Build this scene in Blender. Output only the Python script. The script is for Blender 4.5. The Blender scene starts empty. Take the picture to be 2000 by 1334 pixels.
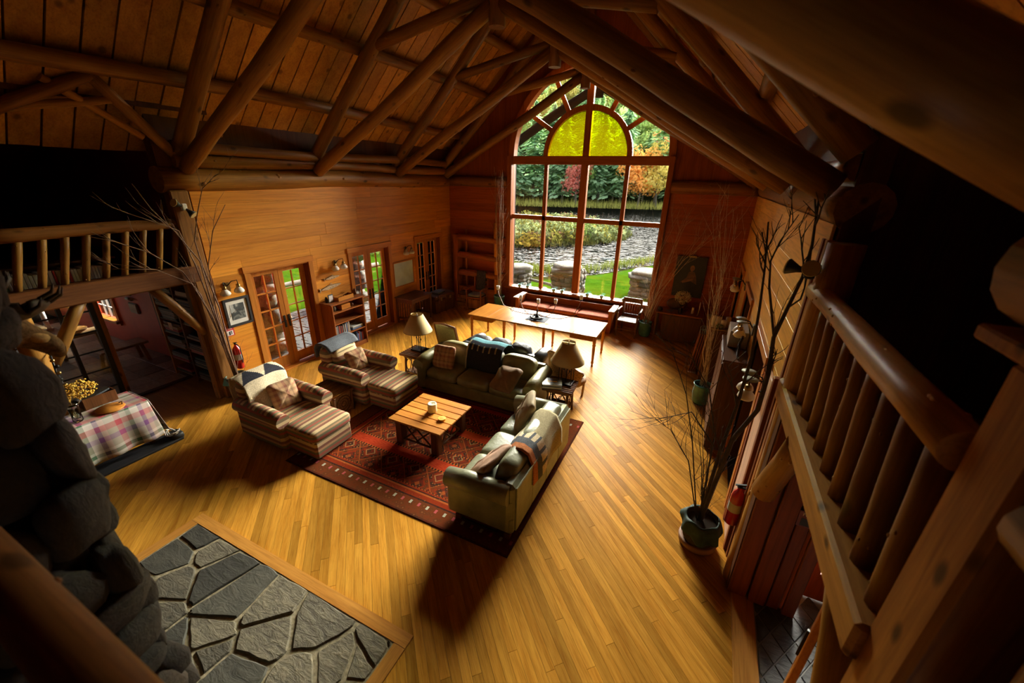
import bpy, math, random
from mathutils import Vector, Matrix, Quaternion
random.seed(7)
S = bpy.context.scene
COL = S.collection
PI = math.pi

# ---------------------------------------------------------------- camera
cam_d = bpy.data.cameras.new('camera'); cam = bpy.data.objects.new('camera', cam_d); COL.objects.link(cam)
cam_d.sensor_width = 36.0; cam_d.lens = 785.1 / 2000 * 36; cam_d.clip_start = 0.02; cam_d.clip_end = 1500
CAMR = Matrix(((0.901234, 0.432781, 0.021879), (0.182043, -0.332305, -0.925437), (-0.393241, 0.838018, -0.378269)))
right, down, fwd = CAMR[0], CAMR[1], CAMR[2]
cam.matrix_world = Matrix(((right[0], -down[0], -fwd[0], 0.0), (right[1], -down[1], -fwd[1], 0.0),
                           (right[2], -down[2], -fwd[2], 3.9), (0, 0, 0, 1)))
S.camera = cam
cam_d.dof.use_dof = True; cam_d.dof.focus_distance = 7.5; cam_d.dof.aperture_fstop = 1.4
# ---------------------------------------------------------------- sky, soft sun through haze, exposure
W = bpy.data.worlds.new('overcast_sky'); S.world = W; W.use_nodes = True
bg = W.node_tree.nodes['Background']; bg.inputs['Color'].default_value = (0.86, 0.93, 1.0, 1); bg.inputs['Strength'].default_value = 2.2
sd = bpy.data.lights.new('hazy_sun', 'SUN'); sd.energy = 106.0; sd.angle = math.radians(60); sd.color = (1.0, 0.94, 0.84)
so = bpy.data.objects.new('hazy_sun', sd); COL.objects.link(so); so.location = (-3, 40, 30)
so.rotation_euler = Vector((0.0, -math.cos(math.radians(9)), -math.sin(math.radians(9)))).to_track_quat('-Z', 'Y').to_euler()
S.view_settings.view_transform = 'Standard'; S.view_settings.look = 'None'
S.view_settings.exposure = 0.12; S.view_settings.gamma = 1.0; S.view_settings.use_curve_mapping = False
S.cycles.use_denoising = True
S.cycles.max_bounces = 8; S.cycles.diffuse_bounces = 5; S.cycles.glossy_bounces = 3; S.cycles.transparent_max_bounces = 12
S.cycles.sample_clamp_indirect = 6.0; S.cycles.caustics_reflective = False; S.cycles.caustics_refractive = False

# ---------------------------------------------------------------- material helpers
class NT:
    def __init__(s, name):
        s.m = bpy.data.materials.new(name); s.m.use_nodes = True; s.t = s.m.node_tree
        s.b = s.t.nodes['Principled BSDF']; s.out = s.t.nodes['Material Output']
    def n(s, typ, ins=None, **props):
        nd = s.t.nodes.new(typ)
        for k, v in props.items(): setattr(nd, k, v)
        for k, v in (ins or {}).items():
            if hasattr(v, 'is_output') or isinstance(v, bpy.types.NodeSocket): s.t.links.new(v, nd.inputs[k])
            else: nd.inputs[k].default_value = v
        return nd
    def link(s, a, b): s.t.links.new(a, b)
    def math(s, op, a, b=0.0, c=None):
        d = {0: a, 1: b}
        if c is not None: d[2] = c
        return s.n('ShaderNodeMath', d, operation=op).outputs[0]
    def mix(s, f, a, b, blend='MIX'):
        nd = s.n('ShaderNodeMix', data_type='RGBA', blend_type=blend)
        for i, v in ((0, f), (6, a), (7, b)):
            if isinstance(v, bpy.types.NodeSocket): s.link(v, nd.inputs[i])
            else: nd.inputs[i].default_value = (v if i == 0 else (tuple(v) + (1,))[:4])
        return nd.outputs[2]
    def ramp(s, f, stops, const=False):
        nd = s.n('ShaderNodeValToRGB', {0: f}); cr = nd.color_ramp
        cr.interpolation = 'CONSTANT' if const else 'LINEAR'
        while len(cr.elements) < len(stops): cr.elements.new(0.5)
        for e, (p, c) in zip(cr.elements, stops): e.position = p; e.color = (tuple(c) + (1,))[:4]
        return nd.outputs[0]
    def bump(s, h, strength=0.3, dist=0.01):
        s.link(s.n('ShaderNodeBump', {'Height': h, 'Strength': strength, 'Distance': dist}).outputs[0], s.b.inputs['Normal'])
    def base(s, c):
        if isinstance(c, bpy.types.NodeSocket): s.link(c, s.b.inputs['Base Color'])
        else: s.b.inputs['Base Color'].default_value = (tuple(c) + (1,))[:4]
    def set(s, **k):
        for a, v in k.items(): s.b.inputs[a.replace('_', ' ')].default_value = v

def plain(name, col, rough=0.6, metal=0.0, var=0.0, scale=20, bump=0.0, coat=0.0):
    t = NT(name); t.set(Roughness=rough, Metallic=metal)
    if rough >= .8: t.set(Specular_IOR_Level=.08)
    if var or bump:
        co = t.n('ShaderNodeTexCoord').outputs['Object']
        nz = t.n('ShaderNodeTexNoise', {'Vector': co, 'Scale': scale, 'Detail': 4.0}).outputs[0]
        d = tuple(max(0, c * (1 - var)) for c in col); l = tuple(min(1, c * (1 + var)) for c in col)
        t.base(t.ramp(nz, [(0.3, d), (0.7, l)]))
        if bump: t.bump(nz, bump, 0.01)
    else: t.base(col)
    if coat: t.b.inputs['Coat Weight'].default_value = coat; t.b.inputs['Coat Roughness'].default_value = 0.15
    return t.m

def wood(name, c1, c2, axis='X', scale=9.0, rough=0.5, var=0.35, knots=0.0, bump=0.12, coat=0.0, rotz=0.0, attr=False, stretch=0.06, kscale=2.4):
    t = NT(name); t.set(Roughness=rough, Specular_IOR_Level=.2)
    co = t.n('ShaderNodeTexCoord').outputs['Object']
    if attr: rnd = t.n('ShaderNodeAttribute', attribute_name='tint').outputs['Fac']
    else: rnd = t.n('ShaderNodeObjectInfo').outputs['Random']
    if rotz: co = t.n('ShaderNodeVectorRotate', {'Vector': co, 'Angle': rotz}, rotation_type='Z_AXIS').outputs[0]
    off = t.math('MULTIPLY', rnd, 37.0)
    co = t.n('ShaderNodeVectorMath', {0: co, 1: t.n('ShaderNodeCombineXYZ', {0: off, 1: off, 2: off}).outputs[0]}, operation='ADD').outputs[0]
    sc = [1.0, 1.0, 1.0]; sc['XYZ'.index(axis)] = stretch
    mp = t.n('ShaderNodeVectorMath', {0: co, 1: tuple(sc)}, operation='MULTIPLY').outputs[0]
    nz = t.n('ShaderNodeTexNoise', {'Vector': mp, 'Scale': scale, 'Detail': 6.0, 'Roughness': 0.62, 'Distortion': 0.6}).outputs[0]
    c = t.ramp(nz, [(0.28, c2), (0.5, tuple((a + b) / 2 for a, b in zip(c1, c2))), (0.72, c1)])
    fs_ = [7.0, 7.0, 7.0]; fs_['XYZ'.index(axis)] = .35
    fv = t.n('ShaderNodeVectorMath', {0: co, 1: tuple(fs_)}, operation='MULTIPLY').outputs[0]
    fine = t.n('ShaderNodeTexNoise', {'Vector': fv, 'Scale': scale * .9, 'Detail': 3.0, 'Roughness': .6}).outputs[0]
    c = t.mix(1.0, c, t.ramp(fine, [(.30, (.74, .71, .68)), (.55, (1, 1, 1))]), 'MULTIPLY')
    if knots:
        ks = [1.0, 1.0, 1.0]; ks['XYZ'.index(axis)] = 0.55
        kv = t.n('ShaderNodeVectorMath', {0: co, 1: tuple(ks)}, operation='MULTIPLY').outputs[0]
        vd = t.n('ShaderNodeTexVoronoi', {'Vector': kv, 'Scale': kscale}).outputs['Distance']
        k = t.ramp(vd, [(0.0, (1, 1, 1)), (0.09, (0.9, 0.9, 0.9)), (0.17, (0, 0, 0))])
        c = t.mix(t.math('MULTIPLY', k, knots), c, tuple(x * 0.22 for x in c2))
    val = t.math('ADD', t.math('MULTIPLY', t.math('SUBTRACT', rnd, 0.5), var * 2), 1.0)
    c = t.n('ShaderNodeHueSaturation', {'Color': c, 'Value': val}).outputs[0]
    t.base(c)
    if bump: t.bump(nz, bump, 0.004)
    if coat: t.b.inputs['Coat Weight'].default_value = coat; t.b.inputs['Coat Roughness'].default_value = 0.2
    return t.m

# ---------------------------------------------------------------- mesh helpers
class MB:
    def __init__(s): s.v = []; s.f = []; s.sm = []; s.mi = []; s.cur = 0; s.M = None
    def add(s, vs, fs, smooth=False):
        o = len(s.v)
        if s.M is not None: vs = [tuple(s.M @ Vector(v)) for v in vs]
        s.v += [tuple(v) for v in vs]; s.f += [tuple(i + o for i in f) for f in fs]
        s.sm += [smooth] * len(fs); s.mi += [s.cur] * len(fs); return s
    def box(s, c, d, b=0.0, rz=0.0, R=None):
        hx, hy, hz = d[0] / 2, d[1] / 2, d[2] / 2
        b = min(b, hx * .9, hy * .9, hz * .9)
        if b <= 0:
            vs = [(x, y, z) for x in (-hx, hx) for y in (-hy, hy) for z in (-hz, hz)]
            fs = [(0, 1, 3, 2), (4, 6, 7, 5), (0, 4, 5, 1), (2, 3, 7, 6), (0, 2, 6, 4), (1, 5, 7, 3)]
        else:
            vs = []; idx = {}
            for sx in (-1, 1):
                for sy in (-1, 1):
                    for sz in (-1, 1):
                        for a in range(3):
                            p = [sx * (hx - (0 if a == 0 else b)), sy * (hy - (0 if a == 1 else b)), sz * (hz - (0 if a == 2 else b))]
                            idx[(sx, sy, sz, a)] = len(vs); vs.append(tuple(p))
            fs = []
            for a in range(3):
                u, w = [(1, 2), (0, 2), (0, 1)][a]
                for sg in (-1, 1):
                    q = []
                    for su, sw in ((-1, -1), (1, -1), (1, 1), (-1, 1)):
                        k = [0, 0, 0]; k[a] = sg; k[u] = su; k[w] = sw; q.append(idx[(k[0], k[1], k[2], a)])
                    fs.append(tuple(q) if (sg == 1) ^ (a == 1) else tuple(reversed(q)))
            for a in range(3):
                u, w = [(1, 2), (0, 2), (0, 1)][a]
                for su in (-1, 1):
                    for sw in (-1, 1):
                        q = []
                        for sg, ax in ((-1, u), (1, u), (1, w), (-1, w)):
                            k = [0, 0, 0]; k[a] = sg; k[u] = su; k[w] = sw; q.append(idx[(k[0], k[1], k[2], ax)])
                        fs.append(tuple(q))
            for sx in (-1, 1):
                for sy in (-1, 1):
                    for sz in (-1, 1): fs.append(tuple(idx[(sx, sy, sz, a)] for a in range(3)))
        if R is None: R = Matrix.Rotation(rz, 3, 'Z')
        C = Vector(c)
        return s.add([tuple(R @ Vector(v) + C) for v in vs], fs)
    def bar(s, p0, p1, w, h, b=0.0, up=(0, 0, 1)):
        p0, p1 = Vector(p0), Vector(p1); d = (p1 - p0); L = d.length; x = d.normalized(); up = Vector(up)
        if abs(x.dot(up)) > .98: up = Vector((1, 0, 0))
        y = up.cross(x).normalized(); z = x.cross(y)
        R = Matrix((x, y, z)).transposed()
        return s.box((p0 + p1) / 2, (L, w, h), b, R=R)
    def path(s, pts, radii, n=8, caps=True, smooth=True, flat=1.0):
        pts = [Vector(p) for p in pts]
        if not hasattr(radii, '__len__'): radii = [radii] * len(pts)
        vs = []; prev = None
        for i, p in enumerate(pts):
            d = (pts[min(i + 1, len(pts) - 1)] - pts[max(i - 1, 0)]).normalized()
            if prev is None:
                a = Vector((0, 0, 1)) if abs(d.z) < .9 else Vector((1, 0, 0))
                u = d.cross(a).normalized()
            else: u = (prev - d * prev.dot(d)).normalized()
            prev = u; w = d.cross(u)
            for k in range(n):
                t = 2 * PI * k / n; vs.append(tuple(p + (u * math.cos(t) + w * math.sin(t) * flat) * radii[i]))
        fs = [(i * n + k, i * n + (k + 1) % n, (i + 1) * n + (k + 1) % n, (i + 1) * n + k) for i in range(len(pts) - 1) for k in range(n)]
        s.add(vs, fs, smooth)
        if caps:
            o = len(s.v) - len(vs); m = len(pts) - 1
            s.f.append(tuple(o + k for k in reversed(range(n)))); s.sm.append(False); s.mi.append(s.cur)
            s.f.append(tuple(o + m * n + k for k in range(n))); s.sm.append(False); s.mi.append(s.cur)
        return s
    def cyl(s, p0, p1, r0, r1=None, n=10): return s.path([p0, p1], [r0, r0 if r1 is None else r1], n)
    def lathe(s, prof, c=(0, 0, 0), n=16, caps=True, smooth=True):
        vs = [(c[0] + r * math.cos(2 * PI * k / n), c[1] + r * math.sin(2 * PI * k / n), c[2] + z) for r, z in prof for k in range(n)]
        fs = [(i * n + k, i * n + (k + 1) % n, (i + 1) * n + (k + 1) % n, (i + 1) * n + k) for i in range(len(prof) - 1) for k in range(n)]
        s.add(vs, fs, smooth)
        if caps:
            o = len(s.v) - len(vs); m = len(prof) - 1
            if prof[0][0] > 1e-4: s.f.append(tuple(o + k for k in reversed(range(n)))); s.sm.append(False); s.mi.append(s.cur)
            if prof[m][0] > 1e-4: s.f.append(tuple(o + m * n + k for k in range(n))); s.sm.append(False); s.mi.append(s.cur)
        return s
    def cush(s, c, d, e=0.35, R=None, nu=20, nv=12, fn=None, e2=None):
        # a rounded cushion: superellipsoid of full size d
        R = R or Matrix.Identity(3); C = Vector(c); e2 = e if e2 is None else e2
        def pw(v, q): return math.copysign(abs(v) ** q, v)
        vs = []
        for j in range(nv + 1):
            ph = -PI / 2 + PI * j / nv
            for i in range(nu):
                th = 2 * PI * i / nu
                p = Vector((d[0] / 2 * pw(math.cos(ph), e2) * pw(math.cos(th), e), d[1] / 2 * pw(math.cos(ph), e2) * pw(math.sin(th), e), d[2] / 2 * pw(math.sin(ph), e2)))
                if fn: p = Vector(fn(p))
                vs.append(tuple(R @ p + C))
        fs = [(j * nu + i, j * nu + (i + 1) % nu, (j + 1) * nu + (i + 1) % nu, (j + 1) * nu + i) for j in range(nv) for i in range(nu)]
        return s.add(vs, fs, True)
    def grid(s, fn, nu, nv, smooth=True, thick=None):
        vs = [fn(i / nu, j / nv) for j in range(nv + 1) for i in range(nu + 1)]; w = nu + 1
        fs = [(j * w + i, j * w + i + 1, (j + 1) * w + i + 1, (j + 1) * w + i) for j in range(nv) for i in range(nu)]
        return s.add(vs, fs, smooth)
    def prism(s, poly, z0, z1, axis='Z', b=0.0):
        # extrude a 2D polygon; axis Z: (x,y), axis Y: (x,z), axis X: (y,z)
        n = len(poly)
        def P(p, h): return (p[0], p[1], h) if axis == 'Z' else ((p[0], h, p[1]) if axis == 'Y' else (h, p[0], p[1]))
        rings = [(poly, z0)]
        if b:
            cx = sum(p[0] for p in poly) / n; cy = sum(p[1] for p in poly) / n
            ins = []
            for p in poly:
                dx, dy = cx - p[0], cy - p[1]; L = math.hypot(dx, dy) or 1; ins.append((p[0] + dx / L * b, p[1] + dy / L * b))
            rings += [(poly, z1 - (b if z1 > z0 else -b)), (ins, z1)]
        else: rings += [(poly, z1)]
        vs = [P(p, h) for pl, h in rings for p in pl]
        fs = [tuple(reversed(range(n))), tuple(range((len(rings) - 1) * n, len(rings) * n))]
        for r in range(len(rings) - 1):
            fs += [(r * n + i, r * n + (i + 1) % n, (r + 1) * n + (i + 1) % n, (r + 1) * n + i) for i in range(n)]
        return s.add(vs, fs)
    def mesh(s, name, mats, tint=None):
        me = bpy.data.meshes.new(name); me.from_pydata(s.v, [], s.f)
        for m in (mats if isinstance(mats, (list, tuple)) else [mats]): me.materials.append(m)
        me.polygons.foreach_set('use_smooth', s.sm); me.polygons.foreach_set('material_index', s.mi)
        if tint is not None:
            a = me.attributes.new('tint', 'FLOAT', 'FACE'); a.data.foreach_set('value', tint if hasattr(tint, '__len__') else [tint] * len(s.f))
        me.update(); return me
    def build(s, name, mats, parent=None, loc=None, rz=0.0, kind=None, tint=None, solid=0.0, sub=0):
        o = bpy.data.objects.new(name, s.mesh(name, mats, tint)); COL.objects.link(o)
        if parent: o.parent = parent
        if loc: o.location = loc
        if rz: o.rotation_euler = (0, 0, rz)
        if kind: o['kind'] = kind
        if solid: md = o.modifiers.new('thick', 'SOLIDIFY'); md.thickness = solid; md.offset = 0
        if sub: md = o.modifiers.new('smooth', 'SUBSURF'); md.levels = sub; md.render_levels = sub
        return o

def tag(o, label, cat, group=None):
    o['label'] = label; o['category'] = cat
    if group: o['group'] = group
    return o
def thing(name, label, cat, loc=(0, 0, 0), rz=0.0, group=None):
    o = bpy.data.objects.new(name, None); COL.objects.link(o); o.empty_display_size = .1
    o.location = loc; o.rotation_euler = (0, 0, rz); return tag(o, label, cat, group)
def struct(name, loc=(0, 0, 0)):
    o = bpy.data.objects.new(name, None); COL.objects.link(o); o.location = loc; o['kind'] = 'structure'; return o
def inst(name, me, parent, loc=(0, 0, 0), rot=None, scale=None):
    o = bpy.data.objects.new(name, me); COL.objects.link(o); o.parent = parent; o.location = loc
    if rot: o.rotation_euler = rot
    if scale: o.scale = scale if hasattr(scale, '__len__') else (scale,) * 3
    return o
def dup(root, label, loc, rz=None, group=None):
    r = root.copy(); COL.objects.link(r); r.location = loc
    if rz is not None: r.rotation_euler = (0, 0, rz)
    r['label'] = label
    if group: r['group'] = group
    for ch in list(root.children):
        c = ch.copy(); COL.objects.link(c); c.parent = r
        for g in list(ch.children):
            d = g.copy(); COL.objects.link(d); d.parent = c
    return r
def log_mesh(L, r0, r1, seed=0, n=12, knots=8):
    # a peeled log along local Z with slight bends and knot bumps
    rg = random.Random(seed); m = max(3, int(L / .45)); pts = []; rad = []
    a1, a2 = rg.uniform(0, 6), rg.uniform(0, 6)
    for i in range(m + 1):
        t = i / m; bend = .018 * L * .25
        pts.append((bend * math.sin(a1 + t * 5) * math.sin(PI * t), bend * math.sin(a2 + t * 6) * math.sin(PI * t), L * t)); rad.append((r0 + (r1 - r0) * t) * rg.uniform(.95, 1.05))
    b = MB(); b.path(pts, rad, n)
    for k in range(knots):
        t = rg.uniform(.05, .95); i = t * m; R = r0 + (r1 - r0) * t; an = rg.uniform(0, 6.28)
        d = Vector((math.cos(an), math.sin(an), 0)); i0 = min(int(i), m - 1); p = Vector(pts[i0]).lerp(Vector(pts[i0 + 1]), i - i0)
        b.cush(p + d * R * .95, (R * .28, R * .28, R * .45), 1.0, nu=7, nv=4)
    return b
def log(name, p0, p1, r0, r1, mat, parent=None, seed=0, n=12, knots=8):
    p0, p1 = Vector(p0), Vector(p1); d = p1 - p0
    o = log_mesh(d.length, r0, r1, seed, n, knots).build(name, mat, parent)
    o.rotation_mode = 'QUATERNION'; o.rotation_quaternion = d.to_track_quat('Z', 'Y'); o.location = p0
    return o
LX, RX, FY, CX = -7.57, 0.85, 11.27, -3.36
# ---------------------------------------------------------------- materials
LOG1, LOG2 = (0.36, 0.165, 0.030), (0.15, 0.056, 0.010)
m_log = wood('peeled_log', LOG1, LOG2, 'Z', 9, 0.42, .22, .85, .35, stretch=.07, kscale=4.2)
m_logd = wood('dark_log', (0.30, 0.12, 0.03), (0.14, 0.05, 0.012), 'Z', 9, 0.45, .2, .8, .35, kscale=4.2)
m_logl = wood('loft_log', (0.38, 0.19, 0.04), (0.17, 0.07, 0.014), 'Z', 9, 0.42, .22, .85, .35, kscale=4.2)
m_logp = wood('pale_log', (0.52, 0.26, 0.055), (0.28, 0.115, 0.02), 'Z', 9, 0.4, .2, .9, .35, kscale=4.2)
m_board = wood('ceiling_board', (0.62, 0.30, 0.055), (0.38, 0.145, 0.026), 'X', 7, .5, .3, .75, .08, stretch=.07, kscale=3.4)
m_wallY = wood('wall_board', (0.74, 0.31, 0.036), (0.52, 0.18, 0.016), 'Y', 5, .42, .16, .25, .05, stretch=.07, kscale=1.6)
m_wallF = wood('far_wall_board', (0.40, 0.095, 0.014), (0.25, 0.05, 0.007), 'X', 6, .5, .15, .0, .05)  # same wood as the side walls, redder, its shade put into the colour
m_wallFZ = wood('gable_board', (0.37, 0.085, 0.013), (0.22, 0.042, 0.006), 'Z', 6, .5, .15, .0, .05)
m_trim = wood('door_trim', (0.60, 0.24, 0.036), (0.40, 0.13, 0.016), 'Z', 8, .4, .12, .0, .05)
m_trimY = wood('door_head_trim', (0.60, 0.24, 0.036), (0.40, 0.13, 0.016), 'Y', 8, .4, .12, .0, .05)
m_frame = wood('window_frame_wood', (0.42, 0.13, 0.028), (0.25, 0.065, 0.013), 'Z', 7, .4, .1, .15, .05)
m_frameX = wood('window_rail_wood', (0.42, 0.13, 0.028), (0.25, 0.065, 0.013), 'X', 7, .4, .1, .15, .05)
for _m in (m_frame, m_frameX): _m.node_tree.nodes['Principled BSDF'].inputs['Specular IOR Level'].default_value = .08
m_reddoor = wood('red_brown_door', (0.30, 0.075, 0.016), (0.19, 0.042, 0.009), 'Z', 6, .45, .1, 0, .04)
m_beam = wood('rough_beam', (0.17, 0.058, 0.013), (0.085, 0.027, 0.006), 'Y', 10, .6, .1, .9, .6, kscale=3.4)
m_beamp = wood('pale_rough_beam', (0.52, 0.24, 0.05), (0.20, 0.07, 0.012), 'Y', 10, .6, .1, .95, .7, kscale=5.0)
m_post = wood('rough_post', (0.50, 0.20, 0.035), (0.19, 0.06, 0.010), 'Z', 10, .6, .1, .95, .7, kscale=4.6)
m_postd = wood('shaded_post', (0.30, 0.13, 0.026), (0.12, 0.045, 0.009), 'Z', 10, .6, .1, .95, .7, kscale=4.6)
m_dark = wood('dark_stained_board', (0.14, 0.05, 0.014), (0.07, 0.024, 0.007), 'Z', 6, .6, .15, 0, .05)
m_floor = wood('oak_strip', (0.62, 0.31, 0.045), (0.40, 0.165, 0.017), 'X', 16, .40, .30, 0, .05, rotz=PI / 4, attr=True, stretch=.09)
m_floor.node_tree.nodes['Principled BSDF'].inputs['Specular IOR Level'].default_value = .024
m_border = wood('oak_border', (0.60, 0.29, 0.06), (0.40, 0.16, 0.03), 'X', 10, .3, .1, 0, .05, coat=.2)
m_borderY = wood('oak_border_lengthwise', (0.60, 0.29, 0.06), (0.40, 0.16, 0.03), 'Y', 10, .3, .1, 0, .05, coat=.2)
m_sub = plain('subfloor', (0.03, 0.015, 0.006), .9)
m_red = plain('red_paint', (0.55, 0.075, 0.018), .6, var=.1, scale=3)
m_black = plain('black_iron', (0.012, 0.011, 0.010), .45, .6)
m_blackp = plain('black_plastic', (0.012, 0.012, 0.013), .5)
m_mortar = plain('mortar', (0.27, 0.23, 0.15), .95, var=.4, scale=30, bump=.5)
def stone_mat(name, c1, c2, sc=6, bump=.7, rough=.8):
    t = NT(name); t.set(Roughness=rough)
    co = t.n('ShaderNodeTexCoord').outputs['Object']; rnd = t.n('ShaderNodeObjectInfo').outputs['Random']
    o = t.math('MULTIPLY', rnd, 31.0)
    co = t.n('ShaderNodeVectorMath', {0: co, 1: t.n('ShaderNodeCombineXYZ', {0: o, 1: o, 2: o}).outputs[0]}, operation='ADD').outputs[0]
    st = t.n('ShaderNodeVectorMath', {0: co, 1: (1.0, 2.6, 1.6)}, operation='MULTIPLY').outputs[0]
    nz = t.n('ShaderNodeTexNoise', {'Vector': st, 'Scale': sc, 'Detail': 9.0, 'Roughness': .7, 'Distortion': .7}).outputs[0]
    c = t.ramp(nz, [(.3, c2), (.7, c1)])
    t.base(t.n('ShaderNodeHueSaturation', {'Color': c, 'Value': t.math('ADD', t.math('MULTIPLY', rnd, 1.0), .5)}).outputs[0])
    t.bump(nz, bump, .03); return t.m
m_flag = stone_mat('hearth_flagstone', (0.21, 0.18, 0.115), (0.06, 0.052, 0.034), 7, .9)
m_flagd = stone_mat('dark_slate_flag', (0.085, 0.080, 0.058), (0.032, 0.031, 0.023), 4, .5)
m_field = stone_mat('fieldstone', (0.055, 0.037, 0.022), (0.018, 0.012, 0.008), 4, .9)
m_ostone0 = None
m_ostone = stone_mat('outdoor_stone', (0.22, 0.205, 0.175), (0.08, 0.073, 0.06), 5, .8)
m_slate = stone_mat('slate_tile', (0.15, 0.15, 0.14), (0.07, 0.07, 0.066), 7, .5, .5)
m_slate.node_tree.nodes['Principled BSDF'].inputs['Specular IOR Level'].default_value = .15
m_tile = stone_mat('dining_tile', (0.36, 0.25, 0.16), (0.20, 0.13, 0.08), 5, .4, .42)

def glass_mat(name, tint, gl=.06, rough=.02):
    t = NT(name); tr = t.n('ShaderNodeBsdfTransparent', {'Color': tuple(tint) + (1,)}); g = t.n('ShaderNodeBsdfGlossy', {'Roughness': rough})
    f = t.n('ShaderNodeFresnel', {'IOR': 1.35}).outputs[0]
    mx = t.n('ShaderNodeMixShader', {0: t.math('ADD', f, gl * .3), 1: tr.outputs[0], 2: g.outputs[0]}); t.link(mx.outputs[0], t.out.inputs[0]); return t.m
m_glass = glass_mat('window_glass', (.97, .98, .97))
def amber_mat():
    t = NT('amber_glass'); co = t.n('ShaderNodeTexCoord').outputs['Object']
    tr = t.n('ShaderNodeBsdfTransparent'); g = t.n('ShaderNodeBsdfGlossy', {'Roughness': .15})
    v = t.n('ShaderNodeVectorMath', {0: co, 1: (1.0, 1.0, 2.4)}, operation='MULTIPLY').outputs[0]
    d = t.n('ShaderNodeTexVoronoi', {'Vector': v, 'Scale': 16.0}).outputs['Distance']
    c = t.ramp(d, [(0, (.95, 1, .7)), (.13, (.8, .85, .4)), (.2, (.66, .66, .03)), (1, (.56, .58, .02))])
    t.link(c, tr.inputs[0])
    df = t.n('ShaderNodeBsdfTranslucent', {'Color': (.75, .62, .05, 1)})
    m1 = t.n('ShaderNodeMixShader', {0: .03, 1: tr.outputs[0], 2: df.outputs[0]}); m2 = t.n('ShaderNodeMixShader', {0: .05, 1: m1.outputs[0], 2: g.outputs[0]})
    t.link(m2.outputs[0], t.out.inputs[0]); return t.m
m_amber = amber_mat()

# ---------------------------------------------------------------- floor
fl = struct('floor')
MB().box((-3.36, 4.2, -.06), (8.6, 14.5, .06)).build('floor_base', m_sub, fl)
def clip(poly, ax, lim, keep_less):
    out = []
    for i in range(len(poly)):
        a, b = poly[i], poly[(i + 1) % len(poly)]
        ia = (a[ax] <= lim) == keep_less or a[ax] == lim; ib = (b[ax] <= lim) == keep_less or b[ax] == lim
        if ia: out.append(a)
        if ia != ib:
            t = (lim - a[ax]) / (b[ax] - a[ax]); out.append((a[0] + t * (b[0] - a[0]), a[1] + t * (b[1] - a[1])))
    return out
rg = random.Random(3); planks = []; pw = .086; q2 = math.sqrt(.5)
def cam_xy(x, y):
    v = Vector((x, y, -3.9)); z = v.dot(fwd)
    return (z, 1000 + 785 * v.dot(right) / max(z, .01), 667 + 785 * v.dot(down) / max(z, .01))
for k in range(-115, 150):
    s0 = k * pw; tpos = -13 + rg.uniform(0, 2)      # strip coordinate along (1,1)/sqrt2, plank direction (1,-1)/sqrt2
    while tpos < 12:
        L = rg.uniform(1.1, 3.2); a, b = tpos + .0012, tpos + L - .0012; tpos += L
        pts = [(q2 * (s + t) , q2 * (s - t)) for s, t in ((s0 + .001, a), (s0 + pw - .001, a), (s0 + pw - .001, b), (s0 + .001, b))]
        pts = [(x - 3.0, y + 4.0) for x, y in pts]
        for ax, lim, kl in ((0, RX + .02, True), (0, LX, False), (1, FY, True), (1, -.6, False)):
            if pts: pts = clip(pts, ax, lim, kl)
        if len(pts) < 3: continue
        cx = sum(p[0] for p in pts) / len(pts); cy = sum(p[1] for p in pts) / len(pts)
        if -4.9 < cx < -1.85 and cy < 1.7 and all(-4.9 < p[0] < -1.85 and p[1] < 1.7 for p in pts): continue
        ar = 0.5 * abs(sum(pts[i][0] * pts[(i + 1) % len(pts)][1] - pts[(i + 1) % len(pts)][0] * pts[i][1] for i in range(len(pts))))
        z, u, v = cam_xy(cx, cy)
        vis = z > .3 and -60 < u < 2060 and v < 1500
        planks.append((-(ar / z ** 3 if vis else 0), pts, rg.random()))
planks.sort(key=lambda p: p[0])
rest = MB(); rt = []
for i, (w, pts, tn) in enumerate(planks):
    if i < 296: MB().prism(pts, -.022, 0, b=.001).build('plank', m_floor, fl, tint=tn)
    else:
        n0 = len(rest.f); rest.prism(pts, -.022, 0); rt += [tn] * (len(rest.f) - n0)
rest.build('planking', m_floor, fl, kind='stuff', tint=rt)

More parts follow.
